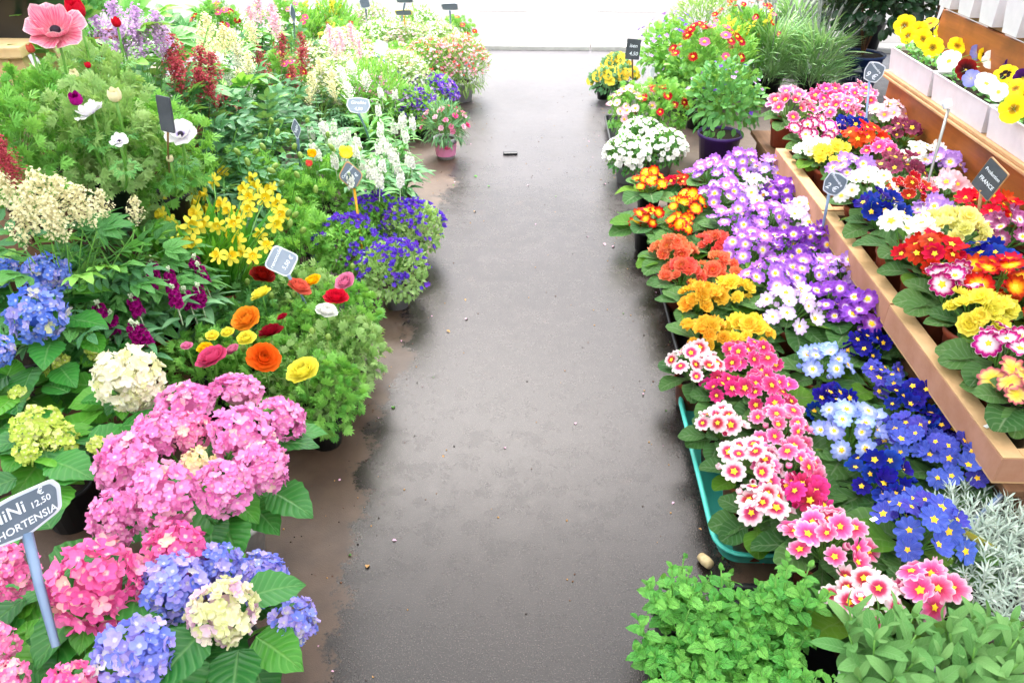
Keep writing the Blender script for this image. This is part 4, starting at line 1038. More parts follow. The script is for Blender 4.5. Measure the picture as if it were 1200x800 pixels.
t = mound('daisy_plant', 'crimson daisy plant beside the purple pot', 'daisy plant', 776, 128, 0, .24, .13, .13, FDA, None, ('pot_black', .06, .1), 'daisy bushes', rz_=0); put_flowers(t, [dz['crimson'], dz['red']], eyed, 20, .13, .13, .24, .026, 802, low=-.1)
t = mound('daisy_plant', 'red and rose daisy plant in the middle of the far group', 'daisy plant', 828, 66, 0, .42, .2, .17, FDA, None, ('pot_black', .08, .12), 'daisy bushes', rz_=0); put_flowers(t, [dz['crimson'], dz['rose'], dz['crimson']], eyed, 30, .2, .17, .42, .032, 803)
t = mound('daisy_plant', 'loose red flowered plant at the back beside the lavender', 'daisy plant', 872, 38, 0, .4, .22, .2, FDA, None, ('pot_black', .08, .12), 'daisy bushes', rz_=0); put_flowers(t, [dz['red'], dz['rose'], dz['crimson']], eyed, 34, .22, .2, .4, .022, 804)
# yellow broom sprays
def sprayT(seed):
    rg = random.Random(seed); g = G(); pts = bez((0, 0, 0), (.1, 0, .6), (.45, 0, .95), 8); g.add(tubeT(pts, .012, 3, False), None, .3, 1)
    for i in range(46):
        k = .25+.75*i/46; a = int(min(k*7, 6)); p = pts[a].lerp(pts[a+1], k*7-a); g.add(CROSS4, ori(p+Vector((rg.gauss(0, .022), rg.gauss(0, .022), rg.gauss(0, .022))), sph(rg.uniform(0, 6.28), rg.uniform(0, 1.5)), 0, rg.uniform(.03, .05)), rg.random())
    return g
SPR = [sprayT(i).mesh('flower_spray', [M['f_yellow'], M['stem']]) for i in range(2)]
FBR = foliage(NARROW, 800, .17, .19, .07, 105, 'fine_leaf', up=.5, low=-.7)
for i, (px, py, z, lb, n) in enumerate([(800, 82, .3, 'broom with arching yellow sprays between the two red daisies', 11), (850, 66, .4, 'broom with arching yellow sprays above the purple pot', 13), (880, 52, .4, 'broom with upright yellow sprays beside the lavender', 10)]):
    t = mound('broom_plant', lb, 'broom', px, py, 0, z-.08, .16, .15, FBR, None, ('pot_black', .08, .12), 'yellow brooms', seed=i); rg = random.Random(900+i)
    for j in range(n): obj('flower_spray', SPR[j % 2], t, Matrix.Translation((rg.uniform(-.05, .05), rg.uniform(-.05, .05), z-.12)) @ Matrix.Rotation(j*2.4, 4, 'Z') @ Matrix.Scale(rg.uniform(.2, .3), 4))
# fine white-green airy plant at the back
FAIR = foliage(NARROW, 1100, .24, .24, .06, 106, 'fine_leaf_lime', up=.4, low=-.7)
mound('airy_plant', 'airy lime green plant with tiny white flowers by the road, right group', 'potted plant', 825, 28, 0, .35, .24, .22, FAIR, blossoms(STAR5, 240, .24, .22, .012, 5, ['f_white', 'f_cream']), ('pot_black', .09, .13), seed=2)
# yellow violas in carrier tray
FVI = foliage(OVAL, 320, .09, .08, .032, 107, 'stock_leaf', low=-.7)
yv = mesh1('flower', PAN, M['p_gold']); 
for i, (px, py, lb, n) in enumerate([(708, 96, 'yellow viola at the aisle side of the black carrier tray', 14), (730, 92, 'yellow viola at the inner side of the black carrier tray', 18), (722, 78, 'yellow viola at the road end of the black carrier tray', 14)]):
    t = mound('viola_plant', lb, 'viola', px, py, .012, .11, .085, .075, FVI, None, ('pot_black', .05, .08), 'yellow violas', rz_=0); put_flowers(t, yv, None, n, .085, .075, .11, .036, 820+i, face=.5)
# empty cells at the near end of the carrier tray
cell = mesh1('tray_cell', latheT([(.03, 0), (.042, .055), (.046, .055), (.046, .052), (.04, .05), (.028, .004), (.001, .004)], 14), M['black_plastic'])
for i, (x, y, lb) in enumerate([(.51, 4.25, 'empty black tray cell nearest the aisle'), (.61, 4.25, 'empty black tray cell beside the daisies')]): thing('tray_cell', lb, 'plant pot', (x, y, .011), mesh=cell, group='empty cells in the carrier tray')
# lavender
def lavT(seed, n=900, rx=.26, rz=.34):
    rg = random.Random(seed); g = G(); T = leafT(1, .045, p_lance, 3, 5, .2, .5)
    for i in range(n):
        a = rg.uniform(0, 6.28); q = math.sqrt(rg.random()); b = Vector((math.cos(a)*rx*q*.5, math.sin(a)*rx*q*.5, rg.uniform(-.1, rz*.65))); d = sph(a+rg.uniform(-.8, .8), rg.uniform(.35, 1.35)); g.add(T, ldir(b, d, s=rg.uniform(.1, .26), roll=rg.uniform(-1, 1)), rg.random())
    return g.mesh('foliage', M['lav_leaf'])
LAV = [lavT(1), lavT(2)]; M['lav_head'] = mplain('lavender_head', '8c9a80', .8, c2='a09cac', nsc=60)
LH = mesh1('flower_spike', comp([(tubeT([(0, 0, 0), (0, .0, .82)], .006, 4, False), None), (latheT([(.004, .84), (.017, .87), (.014, .93), (.016, .96), (.002, 1.02)], 6), None)]), M['lav_head'])
for i, (px, py, z, lb) in enumerate([(905, 62, .28, 'lavender bush with long stems left of the blue pot'), (958, 66, .28, 'lavender bush touching the blue pot and the far pink primrose'), (935, 28, .3, 'lavender bush standing behind the other two')]):
    p = at(px, py, z); t = thing('lavender_bush', lb, 'lavender', (p.x, p.y, 0), i, 1, 'lavender bushes'); add_pot(t, .1, .14, 'pot_black'); obj('foliage', LAV[i % 2], t, Matrix.Translation((0, 0, .18)), kind='stuff'); rg = random.Random(i+50)
    for j in range(16): obj('flower_spike', LH, t, ori((0, 0, .2), sph(rg.uniform(0, 6.28), rg.uniform(.75, 1.45)), 0, rg.uniform(.38, .52)))
# dark shrub in blue pot
def shrub(label, px, py, z, seed, pot, rx=.3, rz=.34, zc=.55, n=2600, flowers=6):
    p = at(px, py, z); t = thing('azalea_shrub', label, 'shrub', (p.x, p.y, 0), 0, 1); add_pot(t, pot[1], pot[2], pot[0])
    obj('foliage', foliage(OVAL, n, rx, rz, .06, seed, 'dark_leaf', up=.3, inner=.35, low=-.5, stems=0), t, Matrix.Translation((0, 0, zc)), kind='stuff'); rg = random.Random(seed)
    for j in range(6):
        a = j*1.05; obj('branch', mesh1('branch', tubeT(bez((0, 0, pot[2]-.02), (math.cos(a)*.04, math.sin(a)*.04, zc*.7), (math.cos(a)*rx*.6, math.sin(a)*rx*.6, zc+rz*.4), 6), [.008, .007, .006, .005, .004, .002], 5), M['stem_dark']), t)
    put_flowers(t, mesh1('flower', ROSETTE, M['f_rose']), None, flowers, rx, rz, zc, .034, seed+1, stem=False, low=-.4)
    return t
sb = shrub('dark-leaved azalea with pink flowers in a dark blue pot behind the stand', 1000, 108, .0, 201, ('pot_blue', .145, .26), zc=.66, rx=.36, rz=.42)
shrub('dark evergreen shrub behind the orange stand at the top edge', 1075, 96, .0, 202, ('pot_black', .14, .24), rx=.46, rz=.6, zc=.9, flowers=12)
shrub('dark evergreen shrub farther back beyond the blue pot', 1010, 60, .0, 203, ('pot_black', .14, .24), rx=.6, rz=.6, zc=.85, flowers=4)
# ------------------------------------------------------------------ LEFT SIDE
# --- hydrangeas
hydrangea('big candy pink hydrangea in a pale stone pot, fullest of the hydrangeas', [
  (218, 478, .40, 34, 'pink2'), (277, 463, .37, 29, 'pink2'), (330, 492, .36, 29, 'pink2'), (284, 512, .42, 37, 'pink2'), (182, 512, .42, 30, 'pink2'), (148, 545, .42, 36, 'pink2'),
  (192, 582, .45, 41, 'pink2'), (262, 572, .44, 32, 'pink2'), (308, 548, .41, 30, 'pink2'), (136, 606, .42, 32, 'pink2'), (232, 546, .43, 20, 'creampink'), (222, 508, .41, 26, 'pink')],
  base=at(245, 590, .2).xy[:], pot=('pot_stone', .12, .17), nleaf=22, seed=1,
  extra=[(318, 520, .33, .9, .1, .11), (318, 575, .33, .8, -.5, .12), (250, 610, .36, .2, -.8, .1), (262, 608, .33, .5, -.8, .12), (180, 520, .38, -.4, .8, .1), (295, 590, .3, .7, -.7, .11), (340, 510, .3, 1, .3, .09), (222, 560, .40, -.3, -.9, .08), (100, 560, .36, -1, .1, .09), (120, 520, .36, -.9, .6, .11)])
hydrangea('rose pink hydrangea with big round heads behind the price stake', [(115, 685, .45, 51, 'rose'), (205, 650, .41, 37, 'rose'), (16, 668, .44, 30, 'pink'), (-4, 752, .43, 22, 'pink')],
  base=at(110, 720, .2).xy[:], nleaf=20, seed=2, light=.1, leafL=.12,
  extra=[(140, 720, .36, .2, -.9, .12), (90, 730, .38, -.1, -1, .11), (60, 690, .36, -.9, -.2, .12), (170, 690, .35, .8, -.3, .11), (30, 700, .37, -.4, -.8, .11), (60, 620, .33, -.6, .6, .1), (20, 640, .33, -.9, .2, .09), (45, 760, .36, -.3, -1, .12)])
hydrangea('lilac-blue hydrangea at the aisle, with one pale green half-open head', [(205, 690, .42, 40, 'blue'), (252, 666, .38, 30, 'blue'), (306, 678, .37, 31, 'blue'), (160, 768, .45, 45, 'blue'), (343, 728, .35, 28, 'blue'), (261, 716, .46, 38, 'greencream')],
  base=at(255, 740, .2).xy[:], nleaf=22, seed=3, light=.25, leafL=.11,
  extra=[(288, 700, .44, .85, .35, .10), (240, 738, .44, -.4, -.9, .115), (300, 745, .36, .8, -.5, .11), (280, 760, .38, .2, -1, .11), (215, 770, .37, .3, -.9, .12), (300, 780, .3, .5, -.9, .1), (180, 800, .36, .3, -.9, .11), (250, 790, .34, -.2, -.9, .12), (130, 800, .35, -.5, -.8, .12)])
hydrangea('pink hydrangea mostly cut off by the bottom picture edge', [(85, 806, .44, 30, 'rose'), (10, 800, .42, 24, 'pink')], base=at(60, 850, .2).xy[:], nleaf=12, seed=4, light=.35, extra=[(40, 775, .38, -.5, .6, .11), (110, 790, .36, .8, .3, .1), (20, 760, .36, -.8, .3, .12)])
hydrangea('cream white hydrangea with a single open head above pale green leaves', [(150, 444, .42, 37, 'cream'), (132, 436, .40, 20, 'cream'), (168, 452, .41, 22, 'cream'), (68, 430, .36, 15, 'bud')], base=at(130, 475, .2).xy[:], nleaf=16, seed=5, light=.35, leafL=.10,
  extra=[(80, 460, .36, -.5, .2, .09), (95, 470, .36, .9, .1, .07), (100, 430, .34, .2, .9, .09), (60, 450, .33, -.9, .2, .1), (140, 500, .36, .9, .2, .12), (190, 470, .33, .9, -.1, .09), (110, 500, .35, -.4, -.8, .1)])
hydrangea('green hydrangea still in pale yellow bud above the price sign', [(45, 502, .40, 26, 'bud'), (70, 514, .38, 20, 'bud'), (32, 530, .40, 12, 'bud'), (114, 521, .38, 9, 'bud')], base=at(60, 540, .2).xy[:], nleaf=22, seed=6, light=.4, leafL=.12,
  extra=[(40, 520, .38, -.9, -.1, .11), (60, 540, .37, .8, -.3, .12), (100, 520, .36, .8, .4, .12), (20, 560, .36, -.6, -.6, .1), (70, 570, .34, .3, -.9, .1), (10, 490, .35, -.8, .3, .11), (30, 580, .34, -.3, -.9, .1), (0, 530, .35, -.5, -.9, .12)])
hydrangea('blue hydrangea with round mauve-blue heads at the picture edge', [(4, 320, .52, 19, 'skyblue'), (56, 322, .54, 25, 'skyblue'), (44, 368, .52, 31, 'skyblue'), (-4, 410, .48, 20, 'skyblue')], base=at(30, 385, .35).xy[:], zb=.146, nleaf=22, seed=7, light=.15, leafL=.11,
  extra=[(85, 345, .47, .8, .4, .1), (80, 375, .46, .9, -.1, .11), (60, 400, .44, .3, -.9, .11), (20, 400, .44, -.3, -.9, .1), (95, 395, .42, .8, -.5, .1), (40, 430, .38, .2, -1, .12), (10, 440, .38, -.4, -.9, .11), (70, 430, .38, .7, -.7, .1)])
hydrangea('green leafy hydrangea without flowers below the blue heads', [(22, 462, .37, 9, 'bud'), (-20, 470, .36, 9, 'bud'), (110, 412, .36, 9, 'bud')], base=at(40, 465, .2).xy[:], nleaf=34, seed=8, light=.25, leafL=.12, extra=[(10, 470, .34, -.4, -.9, .12), (50, 480, .33, .3, -.9, .12), (-5, 450, .35, -.8, .1, .12), (80, 400, .36, .9, .2, .11), (115, 390, .36, .3, .9, .1), (140, 405, .34, .9, .1, .1)])
# --- ranunculus plants
RP = [(238, 432, 'ranunculus with frilly pink flowers beside the red pot'), (290, 392, 'ranunculus with a large apricot flower and yellow buds'), (310, 440, 'ranunculus with a flat orange flower just behind the candy pink hydrangea'), (358, 352, 'ranunculus with orange-red and yellow flowers behind the grey price stake'), (400, 372, 'ranunculus with red, white and pale pink flowers at the aisle edge'), (358, 444, 'ranunculus with one large yellow flower at the near end'), (316, 352, 'ranunculus with a dark red flower under the daffodils'), (374, 464, 'ranunculus foliage hanging over the black pot at the aisle'), (352, 402, 'ranunculus with bare parsley-like leaves around the price stake foot'), (404, 412, 'ranunculus foliage spilling over the black tray edge')]
RF = [(307, 324, 'darkred', 19), (307, 346, 'yellow', 16), (350, 338, 'coral', 18), (367, 330, 'gold', 13), (405, 331, 'pinkc', 16), (394, 350, 'red', 18), (382, 366, 'white', 17), (290, 375, 'apricot', 22), (318, 391, 'darkred', 19), (289, 397, 'yellow', 14), (249, 394, 'yellow', 10), (267, 390, 'yellow', 10), (241, 409, 'gold', 12), (250, 421, 'rose', 24), (273, 411, 'pinkc', 12), (309, 420, 'orange', 24), (356, 436, 'yellow', 25), (219, 406, 'pinkc', 9), (331, 372, 'crimson', 8)]
RFOL = [foliage(DIV, 380, .105, .10, .045, 301+i, m_, up=.3, low=-.8) for i, m_ in enumerate(('fine_leaf', 'fine_leaf_deep', 'fine_leaf_lime'))]
RT = []
for i, (px, py, lb) in enumerate(RP):
    zb = .012 if i != 7 else 0.; t = mound('ranunculus', lb, 'ranunculus', px, py, zb, .17, .115, .12, RFOL[(0, 1, 0, 2, 0, 2, 1, 0, 0, 2)[i]], None, ('pot_black', .055, .10), 'ranunculus plants', rz_=0.0); RT.append((t, px, py))
for j, (px, py, c, rp) in enumerate(RF):
    t = min(RT, key=lambda a: (a[1]-px)**2+((a[2]-6-py)*1.0)**2)[0]; z = .345; q = at(px, py, z); r = rp/F_PX*depth(q); O = t.location; c_ = q-O; rg = random.Random(j)
    nr = Vector((rg.uniform(-.5, .5), -.12+rg.uniform(-.3, .25), .85)).normalized()
    obj('flower', ran_mesh(c), t, ori(c_, nr, rg.uniform(0, 6), r*.86)); stem_part(t, bez((c_.x*.3, c_.y*.3, .1), (c_.x*.9, c_.y*.9, c_.z*.6), c_-nr*.002, 5), .0026)
rgb_ = random.Random(77)
for j, (px, py) in enumerate([(318, 403), (332, 375), (290, 330), (413, 312), (366, 388), (318, 346), (385, 395), (345, 345), (236, 400), (285, 408)]):
    t = min(RT, key=lambda a: (a[1]-px)**2+(a[2]-6-py)**2)[0]; q = at(px, py, .31)-t.location; obj('bud', bud_mesh, t, ori(q, (0, 0, 1), 0, .011)); stem_part(t, bez((q.x*.4, q.y*.4, .1), (q.x*.9, q.y*.9, q.z*.6), q, 4), .002)

# --- magenta stocks
stock('magenta stock plant nearest the cream hydrangea', 138, 372, .146, .22, 'plum', [(118, 366, .42), (160, 358, .42), (158, 388, .40), (130, 380, .38), (170, 392, .38)], seed=1, group='magenta stocks', sz=.075, L=.13, nleaf=32)
stock('magenta stock plant in the middle with the tallest spikes', 182, 348, .146, .22, 'plum', [(178, 318, .44), (200, 330, .44), (205, 348, .42), (176, 332, .41)], seed=2, group='magenta stocks', sz=.075, L=.13, nleaf=32)
stock('magenta stock plant in front of the daffodils in a dark red pot', 228, 345, .10, .22, 'plum', [(228, 312, .42), (234, 345, .38), (238, 322, .4), (222, 352, .37)], seed=3, group='magenta stocks', sz=.075, L=.13, nleaf=32)
# --- white stocks
ws = [(385, 150, 'white stock at the back left of the white stocks', [(372, 148), (388, 140), (400, 150), (380, 160)]), (432, 138, 'white stock behind the pale shield sign', [(452, 118), (470, 130), (440, 130), (475, 140)]), (405, 172, 'white stock behind the yellow poppy', [(390, 170), (405, 160), (415, 172), (395, 182)]), (455, 170, 'white stock in the middle beside the campanulas', [(450, 160), (462, 170), (470, 158), (445, 175)]), (470, 190, 'white stock at the aisle edge behind the campanulas', [(455, 195), (468, 200), (480, 180), (462, 182)]), (440, 200, 'white stock behind the yellow price stake', [(430, 198), (442, 192), (450, 210), (425, 205)])]
rw = random.Random(3)
for i, (px, py, lb, sp) in enumerate(ws): stock(lb, px, py, 0, .26, 'white', [(a+rw.uniform(-14, 14), b+4+rw.uniform(-14, 18), .37+rw.uniform(-.05, .03)) for a, b in sp+sp], nleaf=44, L=.14, seed=20+i, pot=('pot_grey', .06, .1), group='white stocks', sz=.066, leaf=SKG if i % 2 else None)
# --- daffodils
DTEP = flowerT(6, 1, .52, .05, .0, .12, .03, nu=5, nv=5, seed=51, r0=.05, pointy=.55); DCOR = latheT([(.12, .0), (.2, .12), (.24, .35), (.3, .52), (.36, .56), (.33, .54), (.22, .33), (.16, .05)], 12, lambda k, i: .1*math.sin(k*PI) if i < 3 else (.09 if k % 2 else -.05))
dafm = mesh1('flower', DTEP, M['f_yellow']); corm = mesh1('trumpet', xf(DCOR, Matrix.Diagonal((1.25, 1.25, 1.15, 1))), M['f_daff'])
STR = [mesh1('leaf', leafT(1, .055, p_strap, 3, 8, .35, c_), M['strap_leaf']) for c_ in (.15, .5, .9)]
def daffodils(label, px, py, zb, fl, seed, nleaf=46):
    rg = random.Random(seed); p = at(px, py, zb+.1); t = thing('daffodil_clump', label, 'daffodils', (p.x, p.y, zb), 0, 1, 'pots of daffodils'); add_pot(t, .075, .1, 'pot_terra')
    for i in range(nleaf):
        a = rg.uniform(0, 6.28); r = .055*math.sqrt(rg.random()); d = sph(a, rg.uniform(1.0, 1.5)); obj('leaf', STR[rg.choice((0, 0, 1, 1, 2))], t, ldir((math.cos(a)*r, math.sin(a)*r, .085), d, up=(-math.cos(a)*.5, -math.sin(a)*.5, .5), s=rg.uniform(.2, .32), roll=rg.uniform(-1, 1)))
    for (x, y) in fl:
        q = at(x, y, zb+rg.uniform(.24, .34)); c = q-Vector((p.x, p.y, zb)); n = Vector((c.x*3+rg.uniform(-.5, .5), -.7+rg.uniform(-.4, .4), .35)).normalized()
        f = obj('flower', dafm, t, ori(c, n, rg.uniform(0, 6), .031*rg.uniform(.85, 1.15))); obj('trumpet', corm, f); stem_part(t, bez((c.x*.2, c.y*.2, .09), (c.x*.6, c.y*.6, c.z*.95), c-n*.003, 6), .0022)
daffodils('clump of small yellow daffodils over the magenta stocks', 225, 335, .146, [(183, 234), (212, 220), (198, 248), (202, 262), (214, 272), (225, 285), (195, 240), (205, 252), (190, 252), (222, 230), (180, 238), (208, 243), (196, 270), (224, 264), (230, 250), (210, 284)], 1, 64)
daffodils('clump of small yellow daffodils at the red ranunculus', 268, 335, .12, [(240, 228), (232, 238), (245, 245), (262, 203), (268, 246), (280, 258), (255, 265), (236, 262), (290, 232), (292, 245), (279, 283), (255, 300), (300, 220), (296, 210), (328, 251), (285, 250), (272, 275), (248, 252), (260, 240), (286, 222), (274, 262), (310, 232), (250, 212), (318, 222), (322, 262), (305, 275), (312, 288), (296, 300), (326, 238), (270, 300), (284, 296)], 2, 70)
# --- iceland poppies
POPT = flowerT(4, 1, .85, .75, .0, .2, .06, layers=((1, 0), (.85, .15)), nu=7, nv=5, seed=61); popm = {c: mesh1('flower', POPT, M['f_'+c]) for c in ('yellow', 'gold', 'orange', 'coral')}
pbud = mesh1('bud', ballT(1, 8, 6, .62, 1.0), M['bud_green'])
PFOL = [foliage(DIV5, 330, .13, .12, .065, 351+i, 'fine_leaf', up=.4, low=-.9) for i in range(2)]
def poppy(label, px, py, zb, buds, fls, seed):
    t = mound('iceland_poppy', label, 'poppy', px, py, zb, .17, .12, .11, PFOL[seed % 2], None, ('pot_black', .06, .1), 'iceland poppies', rz_=0.0); O = t.location; rg = random.Random(seed)
    for (x, y) in buds:
        c = at(x, y, zb+rg.uniform(.36, .42))-O; top = c+Vector((rg.uniform(-.015, .015), 0, .02)); obj('bud', pbud, t, ori(c, (rg.uniform(-.8, .8), rg.uniform(-.5, .5), rg.choice((-.6, .9))), 0, .0165)); stem_part(t, bez((c.x*.15, c.y*.15, .12), (c.x*.8, c.y*.8, c.z*.8), top if rg.random() < .3 else c, 6), .0018)
    for (x, y, r, col) in fls:
        q = at(x, y, zb+.38); c = q-O; obj('flower', popm[col], t, ori(c, (rg.uniform(-.2, .3), -.5, .7), 1, r/F_PX*depth(q))); stem_part(t, bez((c.x*.15, c.y*.15, .12), (c.x*.8, c.y*.8, c.z*.7), c, 6), .002)
poppy('iceland poppy with green buds behind the daffodils', 285, 215, .12, [(305, 160), (308, 172), (318, 142), (300, 178), (325, 155), (290, 190), (318, 200), (278, 178)], [], 1)
poppy('iceland poppy with nodding buds behind the grey price sign', 330, 240, .02, [(322, 195), (348, 205), (338, 250), (312, 240), (350, 235), (346, 252), (306, 225), (330, 215), (370, 222)], [], 2)
poppy('iceland poppy with one big yellow bloom behind the yellow stake', 375, 225, .02, [(360, 142), (384, 158), (390, 175), (352, 182), (421, 176), (388, 172), (362, 195), (345, 172)], [(405, 182, 12, 'yellow'), (366, 182, 8, 'gold'), (362, 193, 6, 'coral')], 3)
poppy('iceland poppy in leaf between the buds and the campanulas', 345, 285, .0, [(340, 262), (355, 270), (328, 268), (332, 300)], [], 4)
# --- purple campanulas
CF = foliage(SMALL, 1500, .125, .11, .02, 361, 'fine_leaf', low=-.8, inner=.5); CF2 = foliage(SMALL, 1500, .125, .11, .02, 362, 'fine_leaf_lime', low=-.8, inner=.5)
CB = [blossoms(BELL5, 165, .13, .115, .0135, 363+i, ['f_campanula', 'f_violet', 'f_campanula'], inner=.92, low=-.5, clump=26) for i in range(3)]
for i, (px, py, lb) in enumerate([(408, 288, 'purple campanula mound around the yellow price stake'), (442, 258, 'purple campanula mound behind, beside the white stocks'), (484, 268, 'purple campanula mound leaning into the aisle'), (462, 318, 'purple campanula mound in a grey pot, nearest one')]):
    mound('campanula', lb, 'campanula', px, py, 0, .145, .115, .1, (CF, CF, CF2, CF2)[i], CB[i % 3], ('pot_grey', .055, .09), 'purple campanulas', seed=i)
# --- dianthus in the pink pot
t = mound('dianthus', 'small pink dianthus in a pink and white printed pot at the aisle', 'dianthus', 521, 148, 0, .175, .115, .09, [foliage(NARROW, 600, .115, .11, .05, 371, 'stock_leaf', up=.5, low=-.6)], None, None, None, rz_=0.0)
pp = add_pot(t, .062, .115, 'pot_white'); obj('printed_band', mesh1('printed_band', latheT([(.0545, .018), (.0625, .088)], 24), M['pot_pink']), pp)
def lipsT():
    V = []; F = []
    for i in range(9):
        u = -1+2*i/8; w = .35*math.sqrt(max(0, 1-u*u))+.02; a = -PI/2+.25+u*.26; r = .0618
        V += [(r*math.cos(a), r*math.sin(a), .072+w*.02), (r*math.cos(a), r*math.sin(a), .072-w*.02)]
    for i in range(8): F.append((2*i, 2*i+1, 2*i+3, 2*i+2))
    return arrT(V, F)
obj('printed_mark', mesh1('printed_mark', xf(lipsT(), Matrix.Diagonal((1.03, 1.03, 1, 1))), M['lips']), pp)
put_flowers(t, [mesh1('flower', ROSETTE, M['f_'+c]) for c in ('pinkc', 'palepink', 'rose')], None, 34, .12, .1, .175, .019, 830, low=-.1)
# --- far left drifts beside the aisle
TF = foliage(SMALL, 900, .15, .13, .026, 381, 'fine_leaf', low=-.8)
mound('aubrieta', 'violet-blue aubrieta mound spilling to the aisle behind the dianthus', 'aubrieta', 508, 112, 0, .16, .15, .12, TF, blossoms(STAR5, 520, .15, .125, .015, 382, ['f_violet', 'f_purple', 'f_violet', 'f_lavender']), ('pot_black', .07, .1), seed=1)
mound('aubrieta', 'violet aubrieta mound right behind the pink potted dianthus', 'aubrieta', 488, 128, 0, .16, .13, .11, TF, blossoms(STAR5, 360, .13, .115, .015, 383, ['f_violet', 'f_purple', 'f_lavender']), ('pot_black', .07, .1), seed=2)
FL1 = foliage(NARROW, 1200, .18, .19, .05, 384, 'fine_leaf_lime', up=.5, low=-.8); FL2 = foliage(NARROW, 1200, .18, .19, .05, 385, 'fine_leaf', up=.5, low=-.8)
B_w = blossoms(STAR5, 900, .185, .195, .0125, 386, ['f_white', 'f_white', 'f_cream']); B_p = blossoms(STAR5, 760, .185, .195, .012, 387, ['f_blush', 'f_palepink', 'f_white', 'f_coral']); B_m = blossoms(STAR5, 760, .185, .195, .0125, 388, ['f_palepink', 'f_white'])
for i, (px, py, lb, fo, bl, pot) in enumerate([
  (540, 78, 'pink and white saxifrage mound in a white pot at the aisle end', FL1, B_p, ('pot_white', .085, .13)), (515, 62, 'white flowered mound at the far aisle end', FL1, B_w, ('pot_black', .07, .1)), (505, 82, 'pink-white airy mound next to the saxifrage', FL2, B_p, ('pot_black', .07, .1)),
  (470, 100, 'white-starred airy mound behind the aubrieta', FL1, B_w, ('pot_black', .07, .1)), (440, 92, 'white-starred airy mound with the crossing stake', FL2, B_w, ('pot_black', .07, .1)), (405, 70, 'lime green airy mound with tiny white stars', FL1, B_w, ('pot_black', .07, .1)),
  (445, 60, 'white flowered mound below the yellow tag stake', FL2, B_w, ('pot_black', .07, .1)), (478, 62, 'blush flowered mound between the two far stakes', FL1, B_m, ('pot_black', .07, .1)), (400, 108, 'white airy mound behind the white stocks', FL1, B_w, ('pot_black', .07, .1)), (375, 88, 'cream airy mound beside the red astilbe', FL1, B_w, ('pot_black', .07, .1)), (435, 38, 'lime mound near the road on the left', FL1, B_m, ('pot_black', .07, .1)), (490, 42, 'white mound by the road under the far grey tag', FL2, B_w, ('pot_black', .07, .1)), (372, 48, 'white starred mound under the yellow spires', FL2, B_w, ('pot_black', .07, .1))]):
    mound('rockery_plant', lb, 'potted plant', px, py, 0, .22, .17, .17, fo, bl, pot, 'airy mounds at the far left', seed=i)
for (px, py, lb, cols, n, z) in [(430, 78, 'pale pink daisy plant in the middle of the far left group', ('palepink', 'pinkc'), 26, .36), (470, 80, 'pink daisy plant beside the aubrieta', ('palepink',), 16, .3), (495, 66, 'white daisy plant with large heads at the far aisle end', ('white',), 16, .3), (400, 50, 'red and yellow daisy plant by the road, left group', ('crimson', 'yellow', 'rose'), 22, .38), (330, 95, 'crimson daisy plant among the red astilbes', ('crimson', 'rose'), 14, .42), (255, 35, 'crimson daisy plant behind the cream astilbe', ('crimson', 'rose'), 18, .6), (335, 30, 'pink and mauve daisy plant at the top beside the dark tag', ('rose', 'pinkc', 'white'), 20, .55), (535, 45, 'red flowered plant under the far grey tag', ('red', 'coral'), 8, .28)]:
    t = mound('daisy_plant', lb, 'daisy plant', px, py, 0, z-.1, .15, .14, FDA, None, ('pot_black', .07, .1), 'daisy bushes', rz_=0.0); put_flowers(t, [dz[c] if c in dz else mesh1('flower', DAISY, M['f_'+c]) for c in cols], eyed, n, .15, .14, z-.1, .024, hash(lb) & 0)
mound('heather_plant', 'dusky mauve heather behind the pale shield sign', 'heather', 438, 112, 0, .26, .1, .1, FL2, blossoms(CROSS4, 200, .1, .11, .012, 389, ['f_mauvepink', 'f_blush']), ('pot_black', .06, .1), seed=3)
# yellow spires at the back left
for i, (px, py, lb) in enumerate([(352, 42, 'broom with upright yellow sprays above the red astilbe'), (392, 35, 'broom with yellow sprays by the road, left group')]):
    t = mound('broom_plant', lb, 'broom', px, py, 0, .3, .13, .15, FBR, None, ('pot_black', .08, .12), 'yellow brooms', seed=i); rg = random.Random(950+i)
    for j in range(9): obj('flower_spray', SPR[j % 2], t, Matrix.Translation((rg.uniform(-.04, .04), rg.uniform(-.04, .04), .3)) @ Matrix.Rotation(j*2.4, 4, 'Z') @ Matrix.Scale(rg.uniform(.18, .26), 4))
# --- astilbes
astilbe('cream astilbe with loose plumes at the picture edge above the blue hydrangea', 45, 255, .146, .52, 'cream', [(20, 215, .80, .14), (48, 195, .82, .15), (75, 205, .80, .15), (40, 228, .78, .13), (95, 215, .78, .13), (8, 200, .8, .14), (60, 235, .76, .12), (12, 245, .74, .12), (112, 222, .72, .10), (150, 232, .68, .09)], seed=1, nleaf=64, rx=.2, L=.15, leaf=[PALM_L, PINN, PALM])
astilbe('dark red astilbe stub behind the cream one at the picture edge', 4, 195, .146, .55, 'astred', [(2, 170, .86, .12), (-6, 160, .86, .12), (8, 185, .82, .1)], seed=2, nleaf=30, rx=.16)
astilbe('dusky red astilbe with dense feathery plumes in the middle of the left display', 220, 125, 0, .56, 'astred', [(205, 40, .82, .2), (220, 55, .80, .2), (235, 62, .78, .18), (208, 68, .78, .18), (246, 85, .72, .14), (198, 60, .78, .16), (224, 80, .74, .15)], seed=3, nleaf=60, rx=.22, L=.17)
astilbe('dusky red astilbe with narrow plumes beside the white airy mounds', 305, 115, 0, .42, 'astred', [(300, 52, .60, .17), (325, 40, .60, .17), (348, 55, .58, .17), (310, 70, .56, .15), (290, 78, .54, .14), (342, 78, .52, .14), (355, 38, .56, .15)], seed=4, nleaf=54, rx=.2, L=.17)
